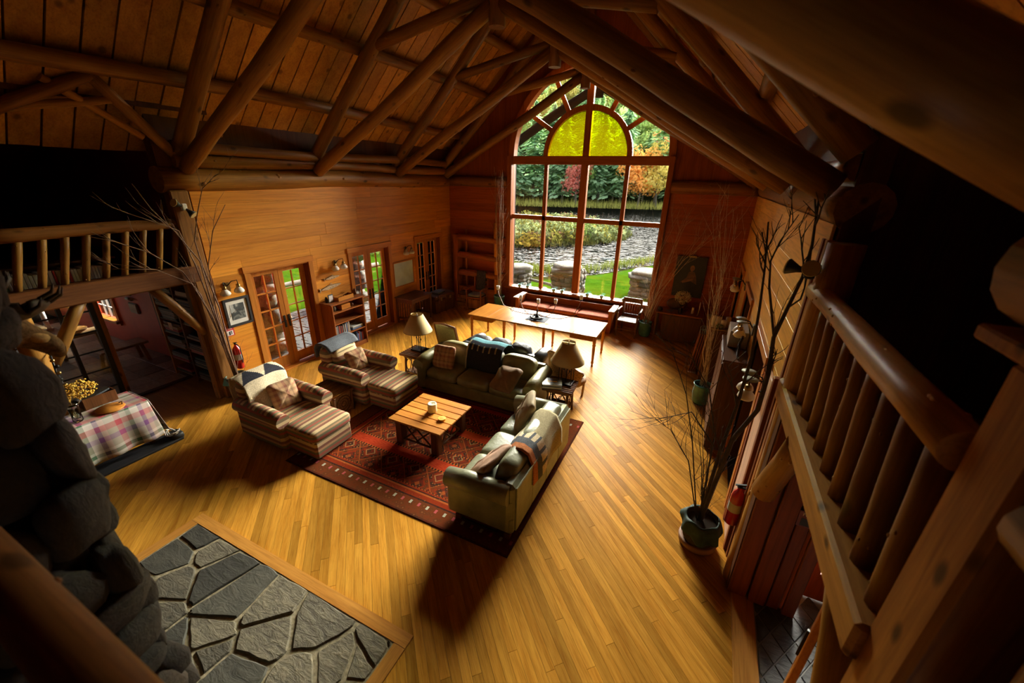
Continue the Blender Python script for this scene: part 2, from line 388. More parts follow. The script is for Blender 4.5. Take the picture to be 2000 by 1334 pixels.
# hearth of flagstones, flush oak border
he = struct('floor_2')
MB().box((-3.37, .55, -.004), (3.0, 2.24, .02)).build('mortar_bed', m_mortar, he)
brd = MB().prism([(-4.97, 1.67), (-1.76, 1.67), (-1.76, 1.79), (-4.97, 1.79)], -.02, .012, b=.004).build('trim_1', m_border); brd['kind'] = 'structure'
brd = MB().prism([(-4.97, -.6), (-4.85, -.6), (-4.85, 1.669), (-4.97, 1.669)], -.02, .0125, b=.004).build('trim_2', m_borderY); brd['kind'] = 'structure'
brd = MB().prism([(-1.88, -.6), (-1.76, -.6), (-1.76, 1.669), (-1.88, 1.669)], -.02, .0125, b=.004).build('trim_3', m_borderY); brd['kind'] = 'structure'
def vor_cells(x0, x1, y0, y1, n, rg, relax=1):
    P = [[rg.uniform(x0, x1), rg.uniform(y0, y1)] for _ in range(n)]
    def cell(i):
        poly = [(x0, y0), (x1, y0), (x1, y1), (x0, y1)]; p = P[i]
        for j, q in enumerate(P):
            if j == i: continue
            mx, my, dx, dy = (p[0] + q[0]) / 2, (p[1] + q[1]) / 2, q[0] - p[0], q[1] - p[1]
            out = []
            for a in range(len(poly)):
                A, B = poly[a], poly[(a + 1) % len(poly)]
                da = (A[0] - mx) * dx + (A[1] - my) * dy; db = (B[0] - mx) * dx + (B[1] - my) * dy
                if da <= 0: out.append(A)
                if (da <= 0) != (db <= 0):
                    t = da / (da - db); out.append((A[0] + t * (B[0] - A[0]), A[1] + t * (B[1] - A[1])))
            poly = out
            if not poly: break
        return poly
    for _ in range(relax):
        for i in range(n):
            c = cell(i)
            if c: P[i] = [(sum(p[0] for p in c) / len(c) + P[i][0]) / 2, (sum(p[1] for p in c) / len(c) + P[i][1]) / 2]
    return [cell(i) for i in range(n)]
def shrink(poly, g, rg=None, jit=.0):
    cx = sum(p[0] for p in poly) / len(poly); cy = sum(p[1] for p in poly) / len(poly); out = []
    n = len(poly)
    for i, p in enumerate(poly):
        for t in (0, .34, .67):
            q = poly[(i + 1) % n]; x, y = p[0] + (q[0] - p[0]) * t, p[1] + (q[1] - p[1]) * t
            L = math.hypot(x - cx, y - cy); k = max(.35, (L - g * (1.5 if t == 0 else 1)) / max(L, 1e-4))
            k *= 1 + (rg.uniform(-jit, jit) if rg else 0)
            out.append((cx + (x - cx) * k, cy + (y - cy) * k))
    return out
rg = random.Random(11)
for c in vor_cells(-4.85, -1.88, -.55, 1.67, 58, rg, 0):
    if len(c) < 3: continue
    MB().prism(shrink(c, .016, rg, .04), -.004, rg.uniform(.013, .03), b=.012).build('flagstone', m_flagd if rg.random() < .3 else m_flag, he)

# entry floor: oak threshold, slate tiles laid diamond-wise
b = MB().box((.97, 1.7, -.004), (.2, 4.1, .032), .004).build('trim_4', m_borderY); b['kind'] = 'structure'
ent = struct('floor_3'); MB().box((1.85, 1.7, -.03), (2.0, 4.8, .04)).build('grout_bed', plain('grout', (.25, .25, .23), .9), ent)
for i in range(-14, 22):
    for j in range(-14, 22):
        x = 1.1 + (i + j) * .098; y = 2.4 + (i - j) * .15
        if not (1.09 < x < 2.5 and .9 < y < 3.9): continue
        pl = [(x - .091, y), (x, y - .142), (x + .091, y), (x, y + .142)]
        for ax, lim, kl in ((0, 1.085, False),): pl = clip(pl, ax, lim, kl)
        if len(pl) >= 3: MB().prism(pl, -.012, .0, b=.004).build('tile', m_slate, ent)

# ---------------------------------------------------------------- walls
def holes_split(y0, y1, z0, z1, holes):
    segs = [(y0, y1)]
    for a, b, c, d in holes:
        if d <= z0 + .02 or c >= z1 - .02: continue
        out = []
        for s, e in segs:
            if b <= s or a >= e: out.append((s, e)); continue
            if a > s: out.append((s, a))
            if b < e: out.append((b, e))
        segs = out
    return segs
def board_wall(parent, axis, face, inward, u0, u1, z0, z1, hgt, holes, mat, rg, th=.022, Lr=(1.8, 4.2), name='board'):
    def put(s, e, za, zb):
        if e - s < .03 or zb - za < .01: return
        c, d = ((face + inward * th / 2, (s + e) / 2, (za + zb) / 2), (th, e - s - .002, zb - za - .0016)) if axis == 'Y' else (((s + e) / 2, face + inward * th / 2, (za + zb) / 2), (e - s - .002, th, zb - za - .0016))
        MB().box(c, d, .0022).build(name, mat, parent)
    z = z0
    while z < z1 - .02:
        zt = min(z + hgt, z1); cuts = [u0]
        while cuts[-1] < u1: cuts.append(min(u1, cuts[-1] + rg.uniform(*Lr)))
        for a, b in zip(cuts, cuts[1:]):
            for s, e in holes_split(a, b, z, zt, holes): put(s, e, z, zt)
        for a, b, c, d in holes:
            if z + .02 < d < zt - .02: put(max(a, u0), min(b, u1), d, zt)
        z = zt
rg = random.Random(5)
DO = [(4.57, 5.83, 0, 2.15), (7.02, 8.28, 0, 2.15), (9.48, 10.62, 0, 2.15)]     # french door openings in the left wall
wl = struct('wall_left')
b = MB()
ys = [3.6] + [v for d in DO for v in d[:2]] + [11.5]
for i in range(0, len(ys), 2): b.box((LX - .11, (ys[i] + ys[i + 1]) / 2, 2.3), (.18, ys[i + 1] - ys[i], 5.0))
for d in DO: b.box((LX - .11, (d[0] + d[1]) / 2, 3.48), (.18, d[1] - d[0], 2.64))
b.box((LX - .11, -.8, 2.2), (.18, 4.6, 5.0))
b.build('backing', m_dark, wl)
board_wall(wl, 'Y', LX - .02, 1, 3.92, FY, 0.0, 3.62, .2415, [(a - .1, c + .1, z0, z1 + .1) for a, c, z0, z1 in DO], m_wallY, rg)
log('plate_log', (LX - .05, 3.55, 3.75), (LX - .05, 11.3, 3.75), .185, .17, m_log, wl, 1, 14, 14)
log('upper_log', (LX + .02, 3.8, 4.02), (LX + .02, 11.3, 4.02), .10, .10, m_log, wl, 2)
log('eave_log', (LX + .10, 3.8, 4.22), (LX + .10, 11.3, 4.22), .085, .085, m_log, wl, 3)

wr = struct('wall_right')
DR = [(4.93, 6.07, 0, 2.03), (7.41, 8.62, 0, 2.05), (9.9, 10.85, 0, 2.05)]
b = MB(); ys = [3.9] + [v for d in DR for v in d[:2]] + [11.5]
for i in range(0, len(ys), 2): b.box((RX + .13, (ys[i] + ys[i + 1]) / 2, 2.3), (.18, ys[i + 1] - ys[i], 5.0))
for d in DR: b.box((RX + .13, (d[0] + d[1]) / 2, 3.42), (.18, d[1] - d[0], 2.76))
b.build('backing', m_dark, wr)
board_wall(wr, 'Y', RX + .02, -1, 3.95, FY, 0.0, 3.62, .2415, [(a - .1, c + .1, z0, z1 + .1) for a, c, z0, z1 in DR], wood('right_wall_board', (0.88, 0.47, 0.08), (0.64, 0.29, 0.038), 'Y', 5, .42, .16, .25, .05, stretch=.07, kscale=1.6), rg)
log('plate_log', (RX + .14, 3.9, 3.74), (RX + .14, 11.3, 3.75), .185, .17, m_log, wr, 4, 14, 14)
log('near_plate_log', (RX + .12, 1.72, 3.68), (RX + .12, -2.4, 3.68), .17, .17, m_log, wr, 5, 16, 10)
log('upper_log', (RX + .06, 3.95, 4.02), (RX + .06, 11.3, 4.02), .10, .10, m_log, wr, 6)
for i, (a, c, z0, z1) in enumerate(DR):
    d = struct('door_%d' % (i + 4)); x = RX
    MB().box((x - .015, a - .05, z1 / 2), (.03, .1, z1), .004).build('casing', m_trim, d)
    MB().box((x - .015, c + .05, z1 / 2), (.03, .1, z1), .004).build('casing', m_trim, d)
    MB().box((x - .02, (a + c) / 2, z1 + .055), (.04, c - a + .24, .11), .004).build('head_casing', m_trimY, d)
    lf = MB(); lf.box((x + .19, (a + c) / 2, z1 / 2 + .01), (.05, c - a - .02, z1 - .03)); lf.build('leaf', m_reddoor, d)
    for pz, ph in ((.5, .7), (1.42, .9)):
        for py in (-.27, .27): MB().box((x + .155, (a + c) / 2 + py * (c - a) / 1.14, pz), (.03, (c - a) * .36, ph), .012).build('raised_panel', m_reddoor, d)
    k = MB(); k.cush((x + .12, a + .1, 1.0), (.05, .05, .05), 1.0, nu=10, nv=6); k.build('knob', plain('brass_knob', (.6, .4, .12), .3, 1.0), d)

MB().box((1.08, 7.6, -.035), (.5, 7.5, .06)).build('leak_slab', m_sub, wr)  # slab added under the doors to block light leaking from below
# far wall with arched window
wf = struct('wall_far'); WX0, WX1, WZ0, WZS, R1, WC = -5.40, -1.16, .74, 4.45, 2.12, -3.28
roof_z = lambda x: 8.74 - .98 * abs(x - CX)
b = MB(); n = 64; xs = [-8.2 + i * (9.9 / n) for i in range(n + 1)]; xs = sorted(set([round(x, 3) for x in xs] + [WX0, WX1, WC, CX]))
for x0, x1 in zip(xs, xs[1:]):
    xm = (x0 + x1) / 2
    def low(x): return WZS + math.sqrt(max(0, R1 ** 2 - (x - WC) ** 2))
    top0, top1 = roof_z(x0) + .2, roof_z(x1) + .2
    if WX0 < xm < WX1:
        b.prism([(x0, low(x0)), (x1, low(x1)), (x1, top1), (x0, top0)], FY, FY + .22, 'Y')
        b.prism([(x0, -.4), (x1, -.4), (x1, WZ0 - .02), (x0, WZ0 - .02)], FY, FY + .22, 'Y')
    else: b.prism([(x0, -.4), (x1, -.4), (x1, top1), (x0, top0)], FY, FY + .22, 'Y')
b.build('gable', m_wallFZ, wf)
so_ = MB()
for vv in [b]:
    so_.v = [(x, FY + .205 + (y - FY) * .25, z) for x, y, z in b.v]; so_.f = list(b.f); so_.sm = list(b.sm); so_.mi = list(b.mi)
so_.build('bounce_skin', plain('bounce_skin_dark', (.05, .045, .04), .9, var=.3, scale=6), wf)  # dark skin added outside to stop the gable's red bounce onto the pillars
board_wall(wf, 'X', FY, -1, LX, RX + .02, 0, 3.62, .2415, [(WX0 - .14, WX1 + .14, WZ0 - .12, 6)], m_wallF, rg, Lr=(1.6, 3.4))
log('cross_log', (LX, FY - .02, 3.76), (WX0 - .12, FY - .02, 3.76), .15, .15, m_logd, wf, 7)
log('cross_log', (WX1 + .12, FY - .02, 3.76), (RX, FY - .02, 3.76), .15, .15, m_logd, wf, 8)

win = struct('window_1'); yw = FY + .06
def fr(name, c, d, mat, bv=.006): return MB().box(c, d, bv).build(name, mat, win)
fr('jamb', (WX0 - .05, FY - .01, (WZ0 + WZS) / 2), (.13, .2, WZS - WZ0), m_frame); fr('jamb', (WX1 + .05, FY - .01, (WZ0 + WZS) / 2), (.13, .2, WZS - WZ0), m_frame)
fr('sill', ((WX0 + WX1) / 2, FY - .02, WZ0 - .05), (WX1 - WX0 + .3, .18, .07), m_frameX)
fr('transom', (WC, yw - .02, 4.35), (WX1 - WX0, .16, .21), m_frameX)
fr('center_mullion', (WC, yw - .02, (WZ0 + WZS) / 2 - .05), (.19, .15, WZS - WZ0 - .12), m_frame)
fr('center_mullion', (WC, yw - .02, 5.5), (.17, .14, 2.1), m_frame)
for x in (-4.38, -2.17): fr('mullion', (x, yw - .01, (WZ0 + 4.25) / 2), (.10, .12, 4.25 - WZ0), m_frame)
for x0, x1 in ((WX0, -3.37), (-3.19, WX1)): fr('rail', ((x0 + x1) / 2, yw - .01, 2.83), (x1 - x0, .12, .12), m_frameX)
def arch_band(name, r0, r1, y0, y1, a0=0, a1=PI, mat=None, n=40):
    vs = []; fs = []
    for i in range(n + 1):
        a = a0 + (a1 - a0) * i / n
        for r, y in ((r0, y0), (r1, y0), (r1, y1), (r0, y1)): vs.append((WC + r * math.cos(a), y, WZS + r * math.sin(a)))
    for i in range(n):
        for k in range(4): fs.append((i * 4 + k, i * 4 + (k + 1) % 4, (i + 1) * 4 + (k + 1) % 4, (i + 1) * 4 + k))
    fs += [(0, 1, 2, 3), tuple(n * 4 + k for k in (3, 2, 1, 0))]
    return MB().add(vs, fs).build(name, mat or m_frame, win)
arch_band('arch_frame', R1 - .06, R1 + .1, FY - .06, FY + .16); arch_band('inner_arch', 1.06, 1.19, yw - .08, yw + .06)
for a in (32, 62, 118, 148):
    a = math.radians(a); c, s_ = math.cos(a), math.sin(a)
    MB().bar((WC + 1.17 * c, yw - .01, WZS + 1.17 * s_), (WC + 2.1 * c, yw - .01, WZS + 2.1 * s_), .11, .075, .004, up=(0, 1, 0)).build('spoke', m_frame, win)
gx = [WX0 + .01, -4.38, WC, -2.17, WX1 - .01]
for i in range(4):
    for z0, z1 in ((WZ0, 2.83), (2.83, 4.3)): MB().box(((gx[i] + gx[i + 1]) / 2, yw, (z0 + z1) / 2), (gx[i + 1] - gx[i] - .02, .006, z1 - z0 - .02)).build('pane', m_glass, win)
def sector(r0, r1, a0, a1, mat, n=12):
    vs = []; 
    pts = [(r1, a0 + (a1 - a0) * i / n) for i in range(n + 1)] + ([(r0, a1 - (a1 - a0) * i / n) for i in range(n + 1)] if r0 > .01 else [(0.0, a0)])
    MB().prism([(WC + r * math.cos(a), WZS + r * math.sin(a)) for r, a in pts], yw - .003, yw + .003, 'Y').build('pane', mat, win)
for a0, a1 in ((0, 32), (32, 62), (62, 90), (90, 118), (118, 148), (148, 180)): sector(1.12, R1 - .02, math.radians(a0), math.radians(a1), m_glass)
sector(0, 1.1, 0, PI / 2, m_amber); sector(0, 1.1, PI / 2, PI, m_amber)

# french doors in the left wall
m_glassd = m_glass
def french(num, a, c, hl=0.0):
    d = struct('door_%d' % num); z1 = 2.15; x = LX
    for yy in (a - .055, c + .055): MB().box((x + .012, yy, z1 / 2), (.028, .11, z1), .004).build('casing', m_trim, d)
    MB().box((x + .016, (a + c) / 2, z1 + .06), (.036, c - a + .26, .12), .004).build('head_casing', m_trimY, d)
    for yy in (a + .012, c - .012): MB().box((x - .1, yy, z1 / 2), (.2, .024, z1), 0).build('jamb', m_reddoor if yy > a + .1 else m_trim, d)
    MB().box((x - .1, (a + c) / 2, z1 - .012), (.2, c - a, .024)).build('head_jamb', m_trimY, d)
    MB().box((x - .08, (a + c) / 2, .012), (.24, c - a, .03), .005).build('threshold', m_trimY, d)
    mid = (a + c) / 2
    for side, (y0, y1) in ((0, (a + .024, mid)), (1, (mid, c - .024))):
        xl = x - .135
        f = MB(); w = y1 - y0; st = .105; zb, zt = .24, z1 - .13
        f.box((xl, y0 + st / 2, z1 / 2), (.045, st - .004, z1 - .05), .004); f.box((xl, y1 - st / 2, z1 / 2), (.045, st - .004, z1 - .05), .004)
        f.box((xl, (y0 + y1) / 2, .03 + zb / 2), (.045, w - 2 * st + .01, zb - .03)); f.box((xl, (y0 + y1) / 2, (zt + z1) / 2 - .01), (.045, w - 2 * st + .01, z1 - zt - .04))
        L = f.build('leaf', m_trim, d)
        g0, g1 = y0 + st, y1 - st; gm = (g0 + g1) / 2
        mu = MB(); mu.box((xl, gm, (zb + zt) / 2), (.03, .022, zt - zb))
        for k in range(1, 5): z = zb + (zt - zb) * k / 5; mu.box((xl, gm, z), (.03, g1 - g0, .022))
        mu.build('muntins', m_trim, L)
        for k in range(5):
            for (p, q) in ((g0, gm), (gm, g1)):
                zc = zb + (zt - zb) * (k + .5) / 5; MB().box((xl - .004, (p + q) / 2, zc), (.004, q - p, (zt - zb) / 5)).build('pane', m_glassd, L)
        hy = y1 - .05 if side == 0 else y0 + .05
        h = MB(); h.box((xl + .03, hy, 1.0), (.012, .045, .26), .003); h.bar((xl + .06, hy, 1.02), (xl + .06, hy + (-.1 if side == 0 else .1), 1.02), .016, .016); h.bar((xl + .03, hy, 1.02), (xl + .065, hy, 1.02), .016, .016)
        h.build('handle', m_black, L)
french(1, *DO[0][:2]); french(2, *DO[1][:2]); french(3, *DO[2][:2])

# ---------------------------------------------------------------- roof, boards, purlins, trusses
ce = struct('ceiling')
b = MB()
for sg in (-1, 1):
    xe = CX + sg * 4.75
    b.prism([(CX, 8.86), (xe, 8.86 - .98 * 4.75), (xe, 9.0 - .98 * 4.75), (CX, 9.0)], -3.2, 12.9, 'Y')
b.build('roof_deck', m_dark, ce)
for sg in (-1, 1):
    pr_ = MB().prism([(0, 0), (sg * 4.72, -.98 * 4.72), (sg * 4.72, -.98 * 4.72 + .05), (0, .05)], 0, .278, 'Y').mesh('board', m_board)
    for k in range(53): inst('board', pr_, ce, (CX, -3.1 + k * .30, 8.76 + random.Random(k * 7 + sg).uniform(0, .012)))
    for k, dx in enumerate((.02, .93, 1.85, 2.77, 3.69)):
        if k == 0 and sg == 1: continue
        x = CX + sg * dx; z = 8.74 - .98 * dx - .14
        log('purlin', (x, -2.8, z), (x, 12.7, z), .10, .095, m_log, ce, 20 + k + sg * 7, 10, 16)
def truss(y, idx, label):
    t = thing('roof_truss', label, 'truss', (CX, y, 4.08 if idx == 1 else 4.0), 0, 'log roof trusses')
    for sg in (-1, 1):
        log('rafter', (sg * 4.22, 0, .13), (sg * .06, 0, 4.2), .12, .11, m_log, t, idx * 10 + sg, 12, 10)
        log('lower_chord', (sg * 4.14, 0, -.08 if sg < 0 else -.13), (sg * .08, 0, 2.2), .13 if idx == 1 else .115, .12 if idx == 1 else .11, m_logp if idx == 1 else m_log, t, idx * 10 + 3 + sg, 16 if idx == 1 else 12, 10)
        log('web', (sg * 2.28, 0, 1.93), (sg * .08, 0, 2.32), .095, .09, m_log, t, idx * 10 + 5 + sg, 10, 6)
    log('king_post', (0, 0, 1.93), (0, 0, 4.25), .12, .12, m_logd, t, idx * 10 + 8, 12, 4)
    return t
truss(1.49, 1, 'nearest log truss, its thick blurred lower chord crossing the dark upper right corner')
truss(3.94, 2, 'second log truss from the camera, footed beside the loft post at left')
truss(6.38, 3, 'middle log truss, king post hanging at top centre of the picture')
truss(8.84, 4, 'log truss between the middle one and the arched window')
truss(11.0, 5, 'farthest indoor log truss, right against the arched window')
m_silhouette = plain('silhouette_log', (.022, .018, .015), .8)  # backlit silhouette of the eave truss put into the log colour
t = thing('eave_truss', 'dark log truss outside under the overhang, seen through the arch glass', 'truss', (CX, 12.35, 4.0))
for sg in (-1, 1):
    log('rafter', (sg * 4.3, 0, .1), (sg * .06, 0, 4.2), .13, .12, m_silhouette, t, 70 + sg); log('lower_chord', (sg * 4.2, 0, -.1), (sg * .08, 0, 2.2), .13, .12, m_silhouette, t, 73 + sg)
log('king_post', (0, 0, 1.95), (0, 0, 4.2), .12, .12, m_silhouette, t, 76)

# ---------------------------------------------------------------- left opening: posts, beam, loft railing, dining room
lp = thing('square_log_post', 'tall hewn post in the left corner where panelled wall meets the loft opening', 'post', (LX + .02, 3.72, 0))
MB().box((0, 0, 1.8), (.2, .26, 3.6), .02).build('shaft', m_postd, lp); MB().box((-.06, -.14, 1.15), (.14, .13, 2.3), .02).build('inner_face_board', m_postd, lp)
lp2 = thing('yellow_log_post', 'yellow log post left of the plaid-covered table, half behind the chimney', 'post', (LX, 1.62, 0))
log('shaft', (0, 0, 0), (0, 0, 2.2), .13, .12, m_logp, lp2, 31)
bm = MB().box((LX + .02, 2.55, 2.32), (.22, 2.35, .27), .02).build('loft_beam', m_beam); tag(bm, 'rough hewn beam under the left loft railing, above the dining opening', 'beam')
o = log('knee_brace', (LX, 3.6, 1.30), (LX, 3.02, 2.24), .075, .07, m_logl, None, 33); tag(o, 'short round knee brace at the right end of the left loft beam', 'brace')
o = log('knee_brace', (LX, 1.74, 1.45), (LX, 2.25, 2.24), .075, .07, m_logl, None, 34); tag(o, 'short knee brace at the left end of the loft beam, by the moose antlers', 'brace')
lr = thing('loft_railing', 'log railing of the dark left loft with ten round balusters', 'railing', (LX, 0, 0))
log('top_rail', (0, 1.45, 3.12), (0, 3.8, 3.11), .085, .07, m_logd, lr, 35, 14, 8)
for i in range(10): log('baluster', (0, 1.72 + i * .213, 2.43), (0, 1.93 + i * .213 - .02, 3.10), .042, .045, m_logl, lr, 40 + i, 8, 3)
br_ = thing('wing_truss', 'small pale log truss braced against the loft roof at upper left', 'truss', (LX, 0, 0))
log('brace', (0, 3.85, 4.12), (.35, 2.95, 4.98), .075, .07, m_logp, br_, 51); log('brace', (0, 2.0, 4.42), (.35, 2.98, 4.96), .075, .07, m_logd, br_, 52)
log('cross_brace', (.02, 3.5, 4.32), (.25, 2.55, 4.86), .05, .045, m_logp, br_, 53); log('cross_brace', (.02, 2.15, 4.5), (.25, 3.25, 4.74), .05, .045, m_logp, br_, 54)

# loft shelf with magazines
ls = thing('low_bookcase', 'low dark bookcase on the left loft behind the balusters', 'bookcase', (-8.02, 2.2, 2.285))
MB().box((-.05, 0, .05), (.26, 1.4, .1)).build('plinth', m_dark, ls); MB().box((-.07, 0, .375), (.22, 1.4, .025)).build('top_board', m_dark, ls); MB().box((-.19, 0, .22), (.02, 1.4, .3)).build('back_panel', m_dark, ls)
lw = MB().box((-12.4, .55, 2.235), (9.5, 7.3, .1)).build('floor_4', m_dark); lw['kind'] = 'structure'  # loft floor, its unseen part extended to keep dining light off the loft
rg = random.Random(8); bcols = [(.85, .85, .8), (.85, .8, .65), (.7, .7, .68), (.6, .05, .03), (.15, .35, .15), (.55, .42, .25), (.3, .3, .3)]
mb_ = [plain('loft_book_%d' % i, c, .6) for i, c in enumerate(bcols)]
nm_ = ['white', 'cream', 'pale grey', 'red', 'green', 'tan', 'grey']
i = 0; y = 1.56
while y < 2.74:
    w = rg.uniform(.025, .05); k = rg.choices(range(7), (5, 4, 3, 1.4, 1.6, 2, 1))[0]; h = rg.uniform(.17, .215)
    o = MB().box((-8.03, y + w / 2, 2.386 + h / 2), (.18, w * .9, h), .004).build('book', mb_[k])
    tag(o, nm_[k] + ' book standing on the low loft shelf behind the balusters', 'book', 'books on the loft shelf, ' + nm_[k]); y += w

m_signw0 = plain('white_window_paint', (.6, .56, .5), .5)
# dining room enclosure
wd = struct('wall_dining'); b = MB()
WN = [(-13.25, -12.3, .55, 1.75), (-15.4, -14.5, .55, 1.75)]
b.box((-8.4, 4.25, 2.25), (1.5, .2, 4.9))
xs_ = [-9.15, -12.3, -13.25, -14.5, -15.4, -17.2]
for a, c in zip(xs_[::2], xs_[1::2]): b.box(((a + c) / 2, 4.25, 2.25), (a - c, .2, 4.9))
for a, c, z0, z1 in WN: b.box(((a + c) / 2, 4.25, z0 / 2 - .1), (c - a, .2, z0 + .2)); b.box(((a + c) / 2, 4.25, (z1 + 4.7) / 2), (c - a, .2, 4.7 - z1))
b.box((-17.2, -1.6, 2.2), (.2, 3.2, 5)); b.box((-17.2, 3.95, 2.2), (.2, .6, 5)); b.box((-17.2, 1.85, .25), (.2, 3.7, .7)); b.box((-17.2, 1.85, 3.45), (.2, 3.7, 2.5)); b.box((-12.4, -3.1, 2.2), (9.8, .2, 5))
b.build('plaster', m_red, wd)
for i, (a, c, z0, z1) in enumerate(WN):
    w = struct('window_%d' % (i + 2)); mt = m_trim
    for x in (a - .06, c + .06): MB().box((x, 4.13, (z0 + z1) / 2), (.12, .05, z1 - z0 + .24), .004).build('casing', mt, w)
    MB().box(((a + c) / 2, 4.13, z1 + .06), (c - a + .02, .05, .12), .004).build('head_casing', mt, w); MB().box(((a + c) / 2, 4.1, z0 - .03), (c - a + .3, .14, .06), .004).build('sill', mt, w)
    s_ = MB(); s_.box(((a + c) / 2, 4.2, (z0 + z1) / 2), (.05, .04, z1 - z0))
    for k in range(1, 5): s_.box(((a + c) / 2, 4.2, z0 + (z1 - z0) * k / 5), (c - a, .03, .02))
    for q in (.25, .75): s_.box((a + (c - a) * q, 4.2, (z0 + z1) / 2), (.02, .03, z1 - z0))
    s_.build('sash_bars', plain('white_sash', (.6, .55, .5), .5), w)
    for k in range(5):
        for q in range(4): MB().box((a + (c - a) * (q + .5) / 4, 4.21, z0 + (z1 - z0) * (k + .5) / 5), ((c - a) / 4, .004, (z1 - z0) / 5)).build('pane', m_glass, w)
w = struct('window_4', (-17.15, 1.85, 1.4))
sb = MB()
for k in range(6): sb.box((0, -1.8 + k * .72, 0), (.05, .07, 1.6))
for z in (-.78, 0, .78): sb.box((0, 0, z), (.05, 3.66, .06))
sb.build('sash_bars', m_signw0, w)
for k in range(5):
    for z in (-.4, .4): MB().box((-.01, -1.44 + k * .72, z), (.004, .65, .72)).build('pane', m_glass, w)
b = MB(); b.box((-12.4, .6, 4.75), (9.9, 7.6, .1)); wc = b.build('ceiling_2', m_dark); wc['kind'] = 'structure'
b = MB(); b.box((-8.28, 1.5, -.03), (1.42, 5.4, .05)); o = b.build('floor_5', m_border); o['kind'] = 'structure'
dt = struct('floor_6'); MB().box((-13.1, .6, -.04), (8.2, 7.2, .05)).build('grout_bed', plain('dark_grout', (.04, .03, .02), .9), dt)
tl = MB().box((0, 0, 0), (.392, .392, .03), .004).mesh('tile', m_tile)
for i in range(16):
    for j in range(8):
        x, y = -9.2 - i * .4, 3.95 - j * .4
        inst('tile', tl, dt, (x, y, -.012))
o = MB().box((-8.97, 2.7, .008), (.1, 2.2, .03), .004).build('trim_5', m_dark); o['kind'] = 'structure'

# glazed black-framed dining door
gd = struct('door_7', (-9.0, 0, 0))
for y, w in ((2.74, .07), (2.36, .05), (1.98, .05), (1.6, .06)): MB().box((0, y, 1.12), (.06, w, 2.24), .004).build('stile', m_blackp, gd)
MB().box((.0, 2.80, 1.12), (.1, .06, 2.24), .004).build('jamb', m_post, gd)
b = MB()
for k in range(1, 7): b.box((0, 2.17, k * .34), (.03, 1.15, .02))
b.build('muntins', m_blackp, gd)
for y in (2.55, 2.17, 1.79):
    for k in range(6): MB().box((-.005, y, .18 + k * .34 + .15), (.004, .34, .33)).build('pane', m_glass, gd)

# ---------------------------------------------------------------- right side: balcony and entry
rp = thing('balcony_post', 'wide square hewn post at far right where the balcony rail ends', 'post', (.965, 1.45, 0))
MB().box((0, 0, 1.725), (.23, .25, 3.45), .02).build('shaft', m_post, rp); MB().box((0, .06, 3.475), (.26, .50, .05), .008).build('bracket', m_post, rp)
rp2 = thing('corner_log_post', 'round log post at the right where the bright wall ends', 'post', (RX + .08, 3.78, 0))
log('shaft', (0, 0, 0), (0, 0, 3.5), .13, .12, m_logp, rp2, 61, 14, 10); MB().box((-.02, .2, 1.75), (.14, .07, 3.5), .004).build('trim_board', m_trim, rp2); MB().box((-.03, .275, 1.75), (.14, .06, 3.5), .004).build('dark_trim_board', m_reddoor, rp2)
bb = thing('balcony_beam', 'squared pale beam under the right balcony railing', 'beam', (RX + .04, 2.75, 2.2))
MB().box((0, 0, 0), (.17, 2.42, .2), .02).build('timber', m_beamp, bb)
br = thing('balcony_railing', 'log railing of the right balcony with slanting round balusters', 'railing', (RX, 0, 0))
log('top_rail', (.02, 3.95, 3.10), (.02, 1.58, 3.12), .072, .078, m_logp, br, 62, 16, 14)
for i in range(10): log('baluster', (.06, 3.72 - i * .227, 2.28), (.04, 3.78 - i * .227, 3.1), .05, .05, m_log, br, 80 + i, 10, 4)
br2 = thing('near_balcony_railing', 'blurred end of a second log railing right of the square post', 'railing', (RX, 0, 0))
log('top_rail', (.08, 1.30, 3.08), (.08, -1.2, 3.12), .09, .09, m_log, br2, 95, 14); log('baluster', (.13, 1.12, 2.28), (.13, 1.12, 3.08), .065, .065, m_log, br2, 96, 12); log('baluster', (.13, .72, 2.28), (.13, .72, 3.08), .065, .065, m_log, br2, 97, 12)
bf = MB().box((2.1, .4, 2.2), (2.3, 6.9, .1)).build('floor_7', m_dark); bf['kind'] = 'structure'
o = log('knee_brace', (RX + .03, 3.62, 1.3), (RX + .03, 3.12, 2.14), .1, .09, m_logp, None, 63, 14); tag(o, 'thick round knee brace below the right balcony beam', 'brace')
o = log('strut_log', (1.02, 1.7, 1.0), (.93, 2.05, 2.14), .075, .075, m_log, None, 64, 12); tag(o, 'short slanting log under the near end of the balcony beam', 'brace')
# entry wall with panelled dark boards and glazed door
ew = struct('wall_entry')
MB().box((1.08, 3.72, 1.1), (.5, .22, 2.2), 0).build('panelling', m_dark, ew)
for x, w, y in ((.92, .16, 3.60), (1.09, .15, 3.58), (1.23, .1, 3.60), (1.36, .1, 3.57)): MB().box((x, y, 1.1), (w, .05, 2.2), .006).build('board', m_reddoor, ew)
MB().box((2.0, 3.95, 2.12), (1.5, .1, .3)).build('header', m_dark, ew)
gdo = struct('door_8', (1.48, 3.9, 0))
b = MB(); b.box((.06, 0, 1.0), (.12, .05, 2.0), .004); b.box((.84, 0, 1.0), (.12, .05, 2.0), .004); b.box((.45, 0, .17), (.68, .05, .34), .004); b.box((.45, 0, 1.93), (.68, .05, .14), .004); b.build('leaf', m_reddoor, gdo)
for k in range(4):
    for q in range(2): MB().box((.28 + q * .34, 0, .34 + .19 + k * .38), (.33, .006, .37)).build('pane', m_glass, gdo)
b = MB()
for k in range(1, 4): b.box((.45, 0, .34 + k * .38), (.68, .03, .02))
b.box((.45, 0, 1.1), (.02, .03, 1.5)); b.build('muntins', m_reddoor, gdo)
